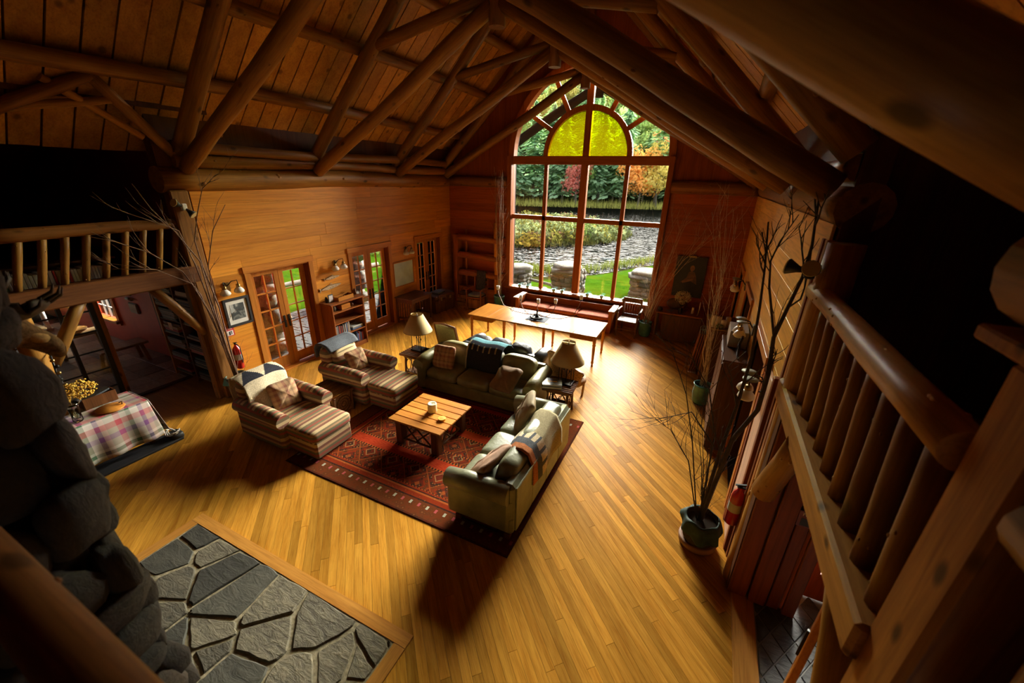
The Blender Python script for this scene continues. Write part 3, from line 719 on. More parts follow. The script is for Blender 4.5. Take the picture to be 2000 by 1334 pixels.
MB().box((2.75, 3.9, 1.1), (.75, .1, 2.2)).build('side_panel', m_dark, ew)
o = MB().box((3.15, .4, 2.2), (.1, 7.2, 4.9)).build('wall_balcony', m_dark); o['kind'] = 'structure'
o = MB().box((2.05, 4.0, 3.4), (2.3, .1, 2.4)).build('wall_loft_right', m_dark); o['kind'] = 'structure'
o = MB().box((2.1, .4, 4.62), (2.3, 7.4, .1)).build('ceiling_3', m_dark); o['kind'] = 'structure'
o = MB().box((-2.4, -3.15, 4.3), (11.8, .1, 9.2)).build('wall_near', m_dark); o['kind'] = 'structure'
sp = thing('stair_board', 'broad slanting tan board with a dark slot below the balcony beam', 'board', (0, 0, 0))
MB().bar((1.14, 2.55, .35), (1.33, 2.92, 1.15), .26, .05, .006, up=(1, -.4, 0)).build('plank', m_trim, sp); MB().bar((1.19, 2.68, .62), (1.235, 2.765, .80), .05, .056, 0, up=(1, -.4, 0)).build('slot', m_blackp, sp)
nr = log('near_loft_rail', (-2.15, .11, 2.80), (.80, .10, 2.80), .07, .07, m_logd, None, 98, 14); tag(nr, 'blurred log handrail right in front of the camera at lower left', 'railing')
# ---------------------------------------------------------------- fieldstone chimney
def boulder(d, rg, nu=9, nv=6, e=.72, jit=.09):
    sd = [(rg.uniform(-1, 1), rg.uniform(-1, 1), rg.uniform(-1, 1), rg.uniform(0, 6)) for _ in range(5)]
    def fn(p):
        q = Vector((p.x / d[0], p.y / d[1], p.z / d[2])); k = 1
        for a, b, c, ph in sd: k += jit * math.sin(5 * (a * q.x + b * q.y + c * q.z) + ph)
        return p * k
    return MB().cush((0, 0, 0), d, e, nu=nu, nv=nv, fn=fn)
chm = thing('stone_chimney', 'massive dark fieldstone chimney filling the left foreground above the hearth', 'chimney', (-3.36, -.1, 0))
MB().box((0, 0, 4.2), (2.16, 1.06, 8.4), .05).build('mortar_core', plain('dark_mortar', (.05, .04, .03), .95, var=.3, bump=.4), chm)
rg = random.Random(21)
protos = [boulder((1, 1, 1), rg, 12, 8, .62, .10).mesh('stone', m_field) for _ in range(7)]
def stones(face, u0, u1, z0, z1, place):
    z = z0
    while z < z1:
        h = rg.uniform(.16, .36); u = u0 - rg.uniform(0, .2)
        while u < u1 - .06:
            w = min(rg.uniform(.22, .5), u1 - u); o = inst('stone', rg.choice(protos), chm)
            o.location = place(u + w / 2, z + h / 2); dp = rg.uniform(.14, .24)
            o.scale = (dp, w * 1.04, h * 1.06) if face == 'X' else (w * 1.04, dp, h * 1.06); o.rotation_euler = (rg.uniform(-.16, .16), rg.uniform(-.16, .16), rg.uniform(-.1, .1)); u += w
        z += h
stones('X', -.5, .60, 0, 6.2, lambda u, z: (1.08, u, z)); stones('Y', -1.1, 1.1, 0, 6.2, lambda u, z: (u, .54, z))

# ---------------------------------------------------------------- ground, pond and far hillside
def lerp_pts(x, P):
    if x <= P[0][0]: return P[0][1]
    for (a, b), (c, d) in zip(P, P[1:]):
        if x <= c: return b + (d - b) * (x - a) / (c - a)
    return P[-1][1]
SH = [(-70, 40), (-40, 38), (-24, 34), (-16, 28.5), (-12, 25), (-9.7, 24.3), (-6.8, 26.1), (-3, 32.7), (4, 46), (30, 70)]
def gh(x, y):
    d = lerp_pts(x, SH) - y; yf = 95.5 + .40 * x
    h1 = -1.95 + min(1.7, max(-.6, d * .13)) if y < 70 else -2.5
    if y > yf - 4:
        e = y - yf; h1 = max(h1, -1.6 + (e * .1 if e < 8 else .8 + (e - 8) * .30))
        h1 = min(h1, 62)
    ix, iy = x + 21, y - 41.0                           # the marshy point
    r = math.hypot(ix / 13.5, (iy - .15 * ix) / 12.0); h1 = max(h1, -1.3 - max(0, (r - .85)) * 3)
    return h1 + .05 * math.sin(x * .9) * math.sin(y * .7)
def xs_nonuni():
    a = [-130 + i * 6 for i in range(14)] + [-46 + i * 1.5 for i in range(48)] + [26 + i * 6 for i in range(14)]; return a
GX = xs_nonuni(); GY = [-12 + i * 1.5 for i in range(55)] + [72 + i * 4 for i in range(45)]
m_ground = None
def ground_mat():
    t = NT('lawn_grass'); t.set(Roughness=.95, Specular_IOR_Level=0.0)
    co = t.n('ShaderNodeTexCoord').outputs['Object']
    n1 = t.n('ShaderNodeTexNoise', {'Vector': co, 'Scale': 2.2, 'Detail': 7.0, 'Roughness': .75}).outputs[0]
    n2 = t.n('ShaderNodeTexNoise', {'Vector': co, 'Scale': .35, 'Detail': 3.0}).outputs[0]
    c = t.mix(n2, t.ramp(n1, [(.3, (.014, .040, .0015)), (.7, (.032, .078, .0034))]), t.ramp(n1, [(.3, (.018, .043, .0018)), (.75, (.041, .088, .005))]))
    sx = t.n('ShaderNodeSeparateXYZ', {0: co})
    rough = t.ramp(n1, [(.3, (.010, .012, .003)), (.7, (.026, .026, .008))])
    far = t.n('ShaderNodeMapRange', {0: sx.outputs[2], 1: -1.2, 2: -1.45, 3: 0.0, 4: 1.0}).outputs[0]
    c = t.mix(far, c, rough)
    wood_ = t.n('ShaderNodeMapRange', {0: sx.outputs[1], 1: 58.0, 2: 60.0, 3: 0.0, 4: 1.0}).outputs[0]
    t.base(t.mix(wood_, c, t.ramp(n1, [(.3, (.004, .006, .002)), (.7, (.009, .012, .004))]))); t.bump(n1, .6, .1); return t.m
m_ground = ground_mat()
w = len(GX); vs = [(x, y, gh(x, y)) for y in GY for x in GX]
def inhouse(x, y): return -7.75 < x < 1.5 and -12 < y < 11.3 or -17 < x < 0 and y < 4.1
fs = [(j * w + i, j * w + i + 1, (j + 1) * w + i + 1, (j + 1) * w + i) for j in range(len(GY) - 1) for i in range(w - 1) if not inhouse((GX[i] + GX[i + 1]) / 2, (GY[j] + GY[j + 1]) / 2)]
g = MB().add(vs, fs, True).build('ground', m_ground); g['kind'] = 'structure'
def water_mat():
    t = NT('pond_water'); co = t.n('ShaderNodeTexCoord').outputs['Object']
    v = t.n('ShaderNodeVectorMath', {0: co, 1: (1.0, 1.7, 1.0)}, operation='MULTIPLY').outputs[0]
    n1 = t.n('ShaderNodeTexNoise', {'Vector': v, 'Scale': 1.3, 'Detail': 1.5, 'Roughness': .5, 'Distortion': .6}).outputs[0]
    bp = t.n('ShaderNodeBump', {'Height': n1, 'Strength': .45, 'Distance': .4}).outputs[0]
    d = t.n('ShaderNodeBsdfDiffuse', {'Color': (.002, .0025, .002, 1)}); g = t.n('ShaderNodeBsdfGlossy', {'Color': (1, 1, 1, 1), 'Roughness': .02, 'Normal': bp})
    m = t.n('ShaderNodeMixShader', {0: .016, 1: d.outputs[0], 2: g.outputs[0]}); t.link(m.outputs[0], t.out.inputs[0]); return t.m
wt = MB().add([(-130, 5, -1.6), (60, 5, -1.6), (60, 125, -1.6), (-130, 125, -1.6)], [(0, 1, 2, 3)]).build('pond', water_mat()); wt['kind'] = 'structure'

m_ostone.node_tree.nodes['Principled BSDF'].inputs['Specular IOR Level'].default_value = .05
# ---------------------------------------------------------------- trees
def leaf_mat(name, c1, c2, trans=.5):
    t = NT(name); co = t.n('ShaderNodeTexCoord').outputs['Object']; rnd = t.n('ShaderNodeObjectInfo').outputs['Random']
    n = t.n('ShaderNodeTexNoise', {'Vector': co, 'Scale': 1.3, 'Detail': 4.0}).outputs[0]
    c = t.ramp(n, [(.35, c2), (.65, c1)])
    c = t.n('ShaderNodeHueSaturation', {'Color': c, 'Value': t.math('ADD', t.math('MULTIPLY', rnd, .6), .7)}).outputs[0]
    d = t.n('ShaderNodeBsdfDiffuse', {'Color': c}); tr = t.n('ShaderNodeBsdfTranslucent', {'Color': c})
    m = t.n('ShaderNodeMixShader', {0: trans, 1: d.outputs[0], 2: tr.outputs[0]}); t.link(m.outputs[0], t.out.inputs[0]); return t.m
m_bark = plain('grey_bark', (.16, .14, .11), .9, var=.4, scale=8)
LM = {'conifer': leaf_mat('conifer_needles', (.42, .60, .34), (.22, .36, .20)),
      'pale': leaf_mat('pine_needles', (.52, .70, .34), (.30, .46, .20)),
      'green': leaf_mat('green_leaves', (.46, .60, .18), (.26, .40, .12)),
      'yellow': leaf_mat('yellow_leaves', (.90, .70, .20), (.75, .62, .14)),
      'orange': leaf_mat('orange_leaves', (.95, .48, .14), (.85, .44, .10)),
      'red': leaf_mat('coral_leaves', (.95, .36, .28), (.85, .24, .16)),
      'gold': leaf_mat('olive_gold_leaves', (.55, .50, .14), (.34, .36, .09)),
      'sage': leaf_mat('sage_leaves', (.24, .27, .13), (.13, .16, .06)),
      'russet': leaf_mat('russet_leaves', (.30, .16, .09), (.17, .10, .05))}
def conifer(name, h, mat, seed, r=.22, n=1300, bare=.12):
    rg = random.Random(seed); t = {}
    b = MB()
    for k in range(n):
        f = rg.random() ** .8; z = h * (bare + (1 - bare) * f); R = r * h * (1 - f) ** .85 * (1 + .35 * math.sin(f * 40)) * rg.uniform(.25, 1); a = rg.uniform(0, 6.283)
        s = (.32 + .55 * (1 - f)) * h / 18; c = Vector((R * math.cos(a), R * math.sin(a), z - R * .25))
        o = Vector((math.cos(a), math.sin(a), -.35)); sd = Vector((-math.sin(a), math.cos(a), rg.uniform(-.3, .3)))
        b.add([c - o * s - sd * s * .15, c - sd * s * .6, c + o * s * 1.2, c + sd * s * .6], [(0, 1, 2, 3)])
    f_ = b.mesh('foliage', mat); tr = MB().path([(0, 0, -.5), (0, 0, h * .5), (0, 0, h)], [h * .014, h * .010, .02], 6).mesh('trunk', m_bark); return f_, tr
def broadleaf(name, h, mat, seed, n=1500, w=.34, low=.2):
    rg = random.Random(seed); b = MB(); cl = []
    for k in range(13):
        a = rg.uniform(0, 6.28); rr = rg.uniform(0, w) * h; cl.append((Vector((rr * math.cos(a), rr * math.sin(a), h * rg.uniform(low + .12, .88))), h * rg.uniform(.12, .2)))
    for k in range(n):
        c, R = rg.choice(cl); d = Vector((rg.gauss(0, 1), rg.gauss(0, 1), rg.gauss(0, .7))).normalized(); p = c + d * R * rg.uniform(.6, 1.05)
        s = h * rg.uniform(.016, .030); u = d.cross(Vector((rg.gauss(0, 1), rg.gauss(0, 1), rg.gauss(0, 1)))).normalized(); v = (d + u * .3).cross(u).normalized(); u2 = (u + d * rg.uniform(-.6, .6)).normalized()
        b.add([p - u2 * s, p - v * s * .8, p + u2 * s, p + v * s * .8], [(0, 1, 2, 3)])
    tr = MB(); tr.path([(0, 0, -.5), (.05 * h, 0, h * .4), (0, 0, h * .75)], [h * .018, h * .013, .03], 6)
    for c, R in cl[:6]: tr.path([(.02 * h, 0, h * .35), tuple(c)], [h * .008, .02], 4)
    return b.mesh('foliage', mat), tr.mesh('trunk', m_bark)
TP = {'conifer': [conifer('c', 18, LM['conifer'], s) for s in (1, 2, 3)], 'pale': [conifer('p', 18, LM['pale'], s, .26, 800, .3) for s in (4, 5)],
      'green': [broadleaf('g', 14, LM['green'], s) for s in (6, 7)], 'yellow': [broadleaf('y', 13, LM['yellow'], 8)], 'gold': [broadleaf('o', 14, LM['gold'], s) for s in (9, 10)],
      'orange': [broadleaf('r', 13, LM['orange'], 11)], 'red': [broadleaf('e', 12, LM['red'], 12, 900, .2)]}
TL = {'conifer': 'dark green conifer', 'pale': 'paler green bare-trunked pine', 'green': 'green leafy tree', 'yellow': 'yellow maple', 'gold': 'olive and gold tree', 'orange': 'orange maple', 'red': 'coral red maple'}
def plant(kind, x, y, s, label, group, seed=0):
    rg = random.Random(seed * 13 + int(x * 10)); f, tr = rg.choice(TP[kind]); z = gh(x, y)
    t = thing({'conifer': 'conifer', 'pale': 'pine_tree', 'red': 'maple_tree', 'orange': 'maple_tree', 'yellow': 'maple_tree'}.get(kind, 'leafy_tree'), label, 'tree', (x, y, z - .2), rg.uniform(0, 6), group)
    inst('foliage', f, t, scale=s * (1, 1, 1)[0]); inst('trunk', tr, t, scale=s); return t
rg = random.Random(77)
for k in range(22):                                     # shore row
    x = -54 + k * 2.35 + rg.uniform(-.8, .8); y = 95.5 + .4 * x + rg.uniform(5, 11)
    kd = rg.choices(('conifer', 'pale', 'green'), (6, 2, 1))[0]; plant(kd, x, y, rg.uniform(.75, 1.15), TL[kd] + ' on the far shore of the pond', 'shore trees, ' + kd, k)
for k in range(96):                                    # hillside
    y = rg.uniform(112, 250); az = rg.uniform(-.56, -.02); x = y * az + rg.uniform(-3, 3); far = (y - 112) / 138
    kd = rg.choices(('conifer', 'green', 'gold', 'yellow', 'orange', 'pale'), (3, 5, 6 * far + 1, 2.4 * far, 1.5 * far, 2))[0]
    plant(kd, x, y, rg.uniform(.8, 1.25), TL[kd] + ' on the wooded hillside', 'hillside trees, ' + kd, k)
plant('red', -26.4, 86.6, .95, 'slim coral red maple on the far shore, left of the centre mullion', None, 1)
plant('orange', -14.6, 91.0, .95, 'orange maple on the far shore, right window bay', None, 2); plant('yellow', -11.0, 92.6, 1.0, 'yellow maple on the far shore at the right window edge', None, 3)
plant('red', -14.2, 103, 1.25, 'coral red maple top behind the orange maple', None, 4); plant('orange', -10.6, 105, 1.3, 'orange maple crown showing just below the arch, far right', None, 5)

# shrubs on the marshy point, tall grass on the banks
def clump(mat, seed, n=260):
    rg = random.Random(seed); b = MB()
    for k in range(n):
        d = Vector((rg.gauss(0, 1), rg.gauss(0, 1), abs(rg.gauss(0, .8)))).normalized(); p = Vector((d.x, d.y, d.z * .95)) * rg.uniform(.55, 1.05); s = rg.uniform(.07, .14)
        u = d.cross(Vector((rg.gauss(0, 1), rg.gauss(0, 1), rg.gauss(0, 1)))).normalized(); v = d.cross(u).normalized(); u = (u + d * rg.uniform(-.4, .9)).normalized()
        b.add([p - u * s, p - v * s * .6, p + u * s * 1.4, p + v * s * .6], [(0, 1, 2, 3)])
    return b.mesh('foliage', mat)
LM['goldshrub'] = leaf_mat('gold_shrub_leaves', (.22, .19, .04), (.11, .11, .025)); LM['greenshrub'] = leaf_mat('green_shrub_leaves', (.15, .21, .05), (.08, .12, .03)); LM['yellowshrub'] = leaf_mat('yellow_shrub_leaves', (.38, .26, .05), (.24, .18, .03))
CL = {k: [clump(LM.get(k + 'shrub', LM[k]), i * 5 + ord(k[0])) for i in range(2)] for k in ('sage', 'russet', 'gold', 'green', 'yellow')}
SN = {'sage': 'pale sage green shrub', 'russet': 'russet brown shrub', 'gold': 'olive gold shrub', 'green': 'bright green shrub', 'yellow': 'yellow autumn shrub'}
for k in range(230):
    a = rg.uniform(0, 6.283); r = math.sqrt(rg.random()) * .93; ix = 13.5 * r * math.cos(a); x = -21 + ix; y = 41 + 12 * r * math.sin(a) + .15 * ix
    if x < -24: continue
    kd = rg.choices(('sage', 'russet', 'gold', 'green', 'yellow'), (5, 2.2, 3, 2, .8))[0]
    o = inst('marsh_shrub', rg.choice(CL[kd]), None, (x, y, gh(x, y) - .1), (0, 0, rg.uniform(0, 6)), (rg.uniform(.9, 1.9), rg.uniform(.9, 1.9), rg.uniform(.8, 1.7)))
    tag(o, SN[kd] + ' on the marshy point in the pond', 'shrub', 'marsh shrubs, ' + kd)
def grass_tuft(x0, n, fn, mat, name, h=(.35, .8)):
    b = MB()
    for k in range(n):
        x, y = fn(); z = gh(x, y); hh = rg.uniform(*h); a = rg.uniform(0, 6.28); lx, ly = rg.uniform(-.2, .2), rg.uniform(-.2, .2); w = .035
        b.add([(x - w * math.cos(a), y - w * math.sin(a), z - .05), (x + w * math.cos(a), y + w * math.sin(a), z - .05), (x + lx, y + ly, z + hh)], [(0, 1, 2)])
    o = b.build(name, mat, None, kind='stuff'); return o
def bank():
    x = rg.uniform(-26, 8); return x, lerp_pts(x, SH) - rg.uniform(-.6, 2.6) * rg.random()
tag(grass_tuft(0, 9000, bank, leaf_mat('bank_grass', (.13, .15, .025), (.07, .09, .015), .3), 'bank_grass'), 'tall yellow green grass along the near bank of the pond', 'grass')
def reed():
    a = rg.uniform(3.3, 6.6); r = rg.uniform(.8, 1.03); ix = 13.5 * r * math.cos(a); return -21 + ix, 41 + 12 * r * math.sin(a) + .15 * ix
tag(grass_tuft(0, 3500, reed, leaf_mat('reeds', (.13, .13, .035), (.07, .08, .02), .3), 'reeds', (.4, .8)), 'yellow green reeds fringing the marshy point', 'reeds')
def fbank():
    x = rg.uniform(-75, 12); return x, 95.5 + .4 * x + rg.uniform(-1.5, 5)
tag(grass_tuft(0, 7000, fbank, LM['gold'], 'far_bank_grass', (.6, 1.5)), 'grass along the far shore under the trees', 'grass')
def lawn(): 
    x = rg.uniform(-22, 6); return x, rg.uniform(11.8, 25)
# low growth outside the side doors
for k, (x, y, kd) in enumerate([(-19, 8.2, 'yellow'), (-20, 10.5, 'gold'), (-21, 13, 'russet'), (-20, 15.5, 'gold'), (-18.5, 18, 'green')]):
    o = inst('hedge_shrub', CL[kd][k % 2], None, (x, y, gh(x, y) - .2), (0, 0, k), (1.9, 1.9, 2.0)); tag(o, SN[kd] + ' at the lawn edge beyond the side doors', 'shrub', 'lawn edge shrubs, ' + kd)

# stone terrace pillars with caps, rail log, boulders, patio
rg = random.Random(31)
OS = [boulder((1, 1, 1), rg, 9, 6, .6, .1).mesh('stone', m_ostone) for _ in range(5)]
def pillar(x, y, h, w, label):
    t = thing('stone_pillar', label, 'pillar', (x, y, gh(x, y) - .3))
    MB().box((0, 0, h / 2), (w * .82, w * .82, h)).build('core', m_mortar, t); z = 0
    while z < h - .05:
        hh = rg.uniform(.13, .22)
        for sx, sy, ax in ((0, -1, 0), (1, 0, 1), (-1, 0, 1), (0, 1, 0)):
            u = -w / 2
            while u < w / 2 - .08:
                l = rg.uniform(.2, .42); l = min(l, w / 2 - u + .05); c = u + l / 2; dp = rg.uniform(.2, .3)
                o = inst('stone', rg.choice(OS), t, (c, sy * w * .42, z + hh / 2) if ax == 0 else (sx * w * .42, c, z + hh / 2), (rg.uniform(-.1, .1), rg.uniform(-.1, .1), 0), (l * 1.05, dp, hh * 1.08) if ax == 0 else (dp, l * 1.05, hh * 1.08)); u += l
        z += hh
    for k in range(2): inst('cap_stone', OS[k + 1], t, (rg.uniform(-.05, .05) + (k - .5) * .1, 0, h + .08 + k * .10), (0, 0, rg.uniform(0, 3)), (w * (1.35 - .2 * k), w * (1.2 - .25 * k), .26))
    return t
pillar(-6.95, 15.2, 1.05, .85, 'stone pillar outside the window, leftmost, joined to a rail log')
pillar(-4.55, 14.6, 1.2, 1.0, 'stone pillar seen beside the centre mullion')
pillar(-1.85, 15.9, .92, 1.0, 'stone pillar with a broad flat cap at the lower right of the window')
o = log('rail_log', (-6.4, 15.3, -.05), (-4.9, 14.8, -.05), .06, .06, m_ostone, None, 99); tag(o, 'grey weathered rail log between the two left stone pillars', 'rail')
for i, (x, y, s, lb) in enumerate([(-5.55, 14.3, .45, 'brown boulder on the grass between the left two stone pillars'), (-4.95, 13.9, .55, 'flat grey rock just left of the middle stone pillar'), (-3.6, 14.2, .4, 'small rock right of the middle stone pillar'), (-6.3, 14.4, .35, 'small rock at the foot of the leftmost stone pillar')]):
    o = inst('boulder', OS[i], None, (x, y, gh(x, y) + .02), (0, 0, i), (s * 1.2, s, s * .8)); tag(o, lb, 'rock')
ow = thing('outdoor_stone_wall', 'rough stone wall outside the first glass door', 'wall', (-9.6, 5.25, -.35))
MB().box((0, 0, 1.8), (1.0, 1.0, 3.6)).build('core', m_mortar, ow); z = 0
while z < 3.4:
    hh = rg.uniform(.18, .34)
    for ax in (0, 1):
        u = -.6
        while u < .55:
            l = rg.uniform(.24, .5); o = inst('stone', rg.choice(OS), ow, (.5, u + l / 2, z + hh / 2) if ax == 0 else (u + l / 2, .5, z + hh / 2), (rg.uniform(-.1, .1), rg.uniform(-.1, .1), 0), (.3, l * 1.06, hh * 1.08) if ax == 0 else (l * 1.06, .3, hh * 1.08)); u += l
    z += hh
ow2 = dup(ow, 'outdoor stone pier seen through the middle glass door', (-10.9, 9.3, -.35))
pv = MB(); rg = random.Random(4)
for i in range(13):
    for j in range(24):
        s = rg.uniform(-.006, .006); pv.box((-7.95 - i * .27, 4.45 + j * .27 + (i % 2) * .135, -.19 + s), (.25, .25, .06), .008)
m_paver = stone_mat('patio_paver', (.06, .06, .057), (.027, .027, .025), 7, .4, .6)
tag(pv.build('patio_pavers', m_paver, None, kind='stuff'), 'grey patio pavers outside the left glass doors', 'paving')
o = log('fence_rail', (-13.5, 5.0, .22), (-13.0, 13.5, .22), .08, .08, m_ostone, None, 120); tag(o, 'pale horizontal rail log across the lawn beyond the side doors', 'rail')
# ---------------------------------------------------------------- fabrics and furniture materials
def stripes(name, seq, period, rough=.9):
    # woven stripes: run along Y, vary with X on top faces and with Z on upright faces
    t = NT(name); t.set(Roughness=rough, Specular_IOR_Level=.08)
    tc = t.n('ShaderNodeTexCoord'); p = t.n('ShaderNodeSeparateXYZ', {0: tc.outputs['Object']}); n = t.n('ShaderNodeSeparateXYZ', {0: tc.outputs['Normal']})
    up = t.math('GREATER_THAN', t.math('ABSOLUTE', n.outputs[2]), .6)
    s = t.math('ADD', t.math('MULTIPLY', up, p.outputs[0]), t.math('MULTIPLY', t.math('SUBTRACT', 1.0, up), p.outputs[2]))
    f = t.math('FRACT', t.math('ADD', t.math('DIVIDE', s, period), 20.3))
    nz = t.n('ShaderNodeTexNoise', {'Vector': tc.outputs['Object'], 'Scale': 160.0, 'Detail': 2.0}).outputs[0]
    f = t.math('FRACT', t.math('ADD', f, t.math('MULTIPLY', t.math('SUBTRACT', nz, .5), .05)))
    c = t.ramp(f, seq, True); c = t.mix(t.math('MULTIPLY', nz, .35), c, (.03, .02, .015)); t.base(c); t.bump(nz, .25, .004); return t.m
m_arm = stripes('striped_upholstery', [(0, (.26, .12, .085)), (.16, (.66, .49, .27)), (.36, (.22, .17, .10)), (.58, (.40, .11, .08)), (.72, (.20, .19, .11)), (.86, (.52, .31, .17))], .27)
def plaid(name, ground, bx, by, period=.22, rough=.95, ax=(0, 1)):
    t = NT(name); t.set(Roughness=rough, Specular_IOR_Level=.08); tc = t.n('ShaderNodeTexCoord')
    p = t.n('ShaderNodeSeparateXYZ', {0: tc.outputs['Object']}); n = t.n('ShaderNodeSeparateXYZ', {0: tc.outputs['Normal']})
    fx = t.math('FRACT', t.math('ADD', t.math('DIVIDE', p.outputs[ax[0]], period), 10.1)); fy = t.math('FRACT', t.math('ADD', t.math('DIVIDE', p.outputs[ax[1]], period), 10.35))
    c = t.mix(.5, t.ramp(fx, bx, True), t.ramp(fy, by, True))
    nz = t.n('ShaderNodeTexNoise', {'Vector': tc.outputs['Object'], 'Scale': 120.0}).outputs[0]
    t.base(c); t.bump(nz, .2, .003); return t.m
m_pill = plaid('plaid_cushion', 0, [(0, (.40, .22, .12)), (.3, (.26, .12, .08)), (.5, (.44, .29, .16)), (.75, (.22, .13, .085))], [(0, (.42, .26, .14)), (.35, (.30, .12, .09)), (.6, (.46, .31, .18)), (.85, (.24, .17, .10))], .17)
m_cloth = plaid('plaid_tablecloth', 0, [(0, (.36, .31, .25)), (.22, (.40, .08, .10)), (.36, (.36, .31, .25)), (.5, (.10, .16, .10)), (.6, (.62, .55, .5)), (.78, (.22, .10, .24)), (.88, (.55, .35, .3))], [(0, (.36, .31, .25)), (.2, (.20, .08, .22)), (.34, (.36, .31, .25)), (.5, (.45, .09, .10)), (.66, (.6, .55, .5)), (.82, (.05, .12, .07)), (.92, (.6, .56, .5))], .5, ax=(1, 2))
m_clotht = plaid('plaid_tablecloth_top', 0, [(0, (.36, .31, .25)), (.2, (.20, .08, .22)), (.34, (.36, .31, .25)), (.5, (.45, .09, .10)), (.66, (.6, .55, .5)), (.82, (.05, .12, .07)), (.92, (.6, .56, .5))], [(0, (.36, .31, .25)), (.22, (.40, .08, .10)), (.36, (.36, .31, .25)), (.5, (.10, .16, .10)), (.6, (.62, .55, .5)), (.78, (.22, .10, .24)), (.88, (.55, .35, .3))], .5, ax=(0, 1))
def leather(name, c1, c2, rough=.33):
    t = NT(name); t.set(Roughness=rough); co = t.n('ShaderNodeTexCoord').outputs['Object']
    n = t.n('ShaderNodeTexNoise', {'Vector': co, 'Scale': 5.0, 'Detail': 5.0}).outputs[0]; t.base(t.ramp(n, [(.3, c2), (.7, c1)]))
    n2 = t.n('ShaderNodeTexNoise', {'Vector': co, 'Scale': 14.0, 'Detail': 6.0, 'Distortion': 1.0}).outputs[0]; t.bump(n2, .22, .02); return t.m
m_leath = leather('olive_leather', (.26, .235, .10), (.155, .14, .06), .4); m_leath2 = leather('grey_green_leather', (.27, .28, .18), (.16, .17, .105), .36); m_leathd = leather('charcoal_leather', (.03, .03, .03), (.015, .015, .016), .35)
def fabric(name, c, var=.25, sc=60, rough=.95, bump=.25): return plain(name, c, rough, 0, var, sc, bump)
m_brown = fabric('brown_cushion_cloth', (.19, .105, .045), .2, 9, .75, .3); m_olive = fabric('olive_cushion_cloth', (.30, .22, .11), .2, 9, .75, .3); m_tan = fabric('tan_cushion_cloth', (.40, .23, .15), .2, 9, .75, .3)
m_cream = fabric('cream_wool', (.62, .52, .36)); m_ink = fabric('ink_wool', (.03, .03, .04)); m_slateb = fabric('slate_wool', (.10, .11, .125)); m_teal = fabric('teal_wool', (.08, .20, .23)); m_rust = fabric('rust_wool', (.46, .17, .07)); m_khaki = fabric('khaki_wool', (.36, .31, .19))
m_cherry = wood('cherry_wood', (.36, .12, .03), (.22, .06, .014), 'X', 9, .35, .1, 0, .04); m_cherryZ = wood('cherry_wood_upright', (.34, .11, .028), (.2, .055, .013), 'Z', 9, .35, .1, 0, .04); m_cherryY = wood('cherry_wood_lengthwise', (.36, .12, .03), (.22, .06, .014), 'Y', 9, .35, .1, 0, .04)
m_walnut = wood('dark_walnut', (.16, .065, .022), (.08, .03, .01), 'Y', 9, .4, .1, 0, .04); m_walnutZ = wood('dark_walnut_upright', (.16, .06, .02), (.08, .03, .01), 'Z', 9, .4, .1, 0, .04)
m_honey = wood('honey_table_top', (.30, .125, .022), (.20, .07, .011), 'Y', 7, .3, .08, 0, .03); m_honey.node_tree.nodes['Principled BSDF'].inputs['Specular IOR Level'].default_value = .015
m_honeyZ = wood('honey_leg', (.5, .2, .04), (.34, .12, .02), 'Z', 7, .4, .08, 0, .03)
m_coffee = wood('coffee_slat', (.62, .26, .045), (.42, .15, .024), 'X', 9, .4, .2, .3, .06); m_twig = wood('twig_bark', (.24, .115, .045), (.10, .045, .02), 'Z', 14, .7, .3, 0, .3); m_wick = plain('wicker_weave', (.34, .18, .07), .7, var=.5, scale=40, bump=.5)
m_shade = plain('parchment_shade', (.52, .40, .20), .8, var=.06, scale=4); m_wax = plain('ivory_wax', (.75, .66, .42), .5); m_yellow = plain('yellow_wax', (.75, .42, .03), .5)
m_green_up = fabric('green_tapestry', (.20, .19, .09)); m_glaze = plain('teal_glaze', (.07, .22, .19), .25, var=.35, scale=6, coat=.5)
m_clear = glass_mat('clear_vessel_glass', (.86, .92, .9), .3); m_aqua = plain('aqua_frosted_glass', (.30, .58, .54), .3)
m_white = plain('white_glass_shade', (.72, .68, .6), .3); m_tin = plain('green_grey_enamel', (.20, .21, .17), .5, .2); m_brass = plain('aged_brass', (.35, .22, .08), .35, 1.0)
m_soil = plain('potting_soil', (.03, .022, .015), .95); m_twigp = plain('birch_twig', (.20, .11, .065), .7, var=.4, scale=30); m_twigl = plain('pale_birch_twig', (.50, .36, .22), .7, var=.35, scale=30); m_twigd = plain('dark_branch', (.045, .03, .02), .75, var=.4, scale=25)
m_paper = plain('paper_white', (.62, .6, .55), .8); m_fire = plain('extinguisher_red', (.55, .015, .012), .25, coat=.4)

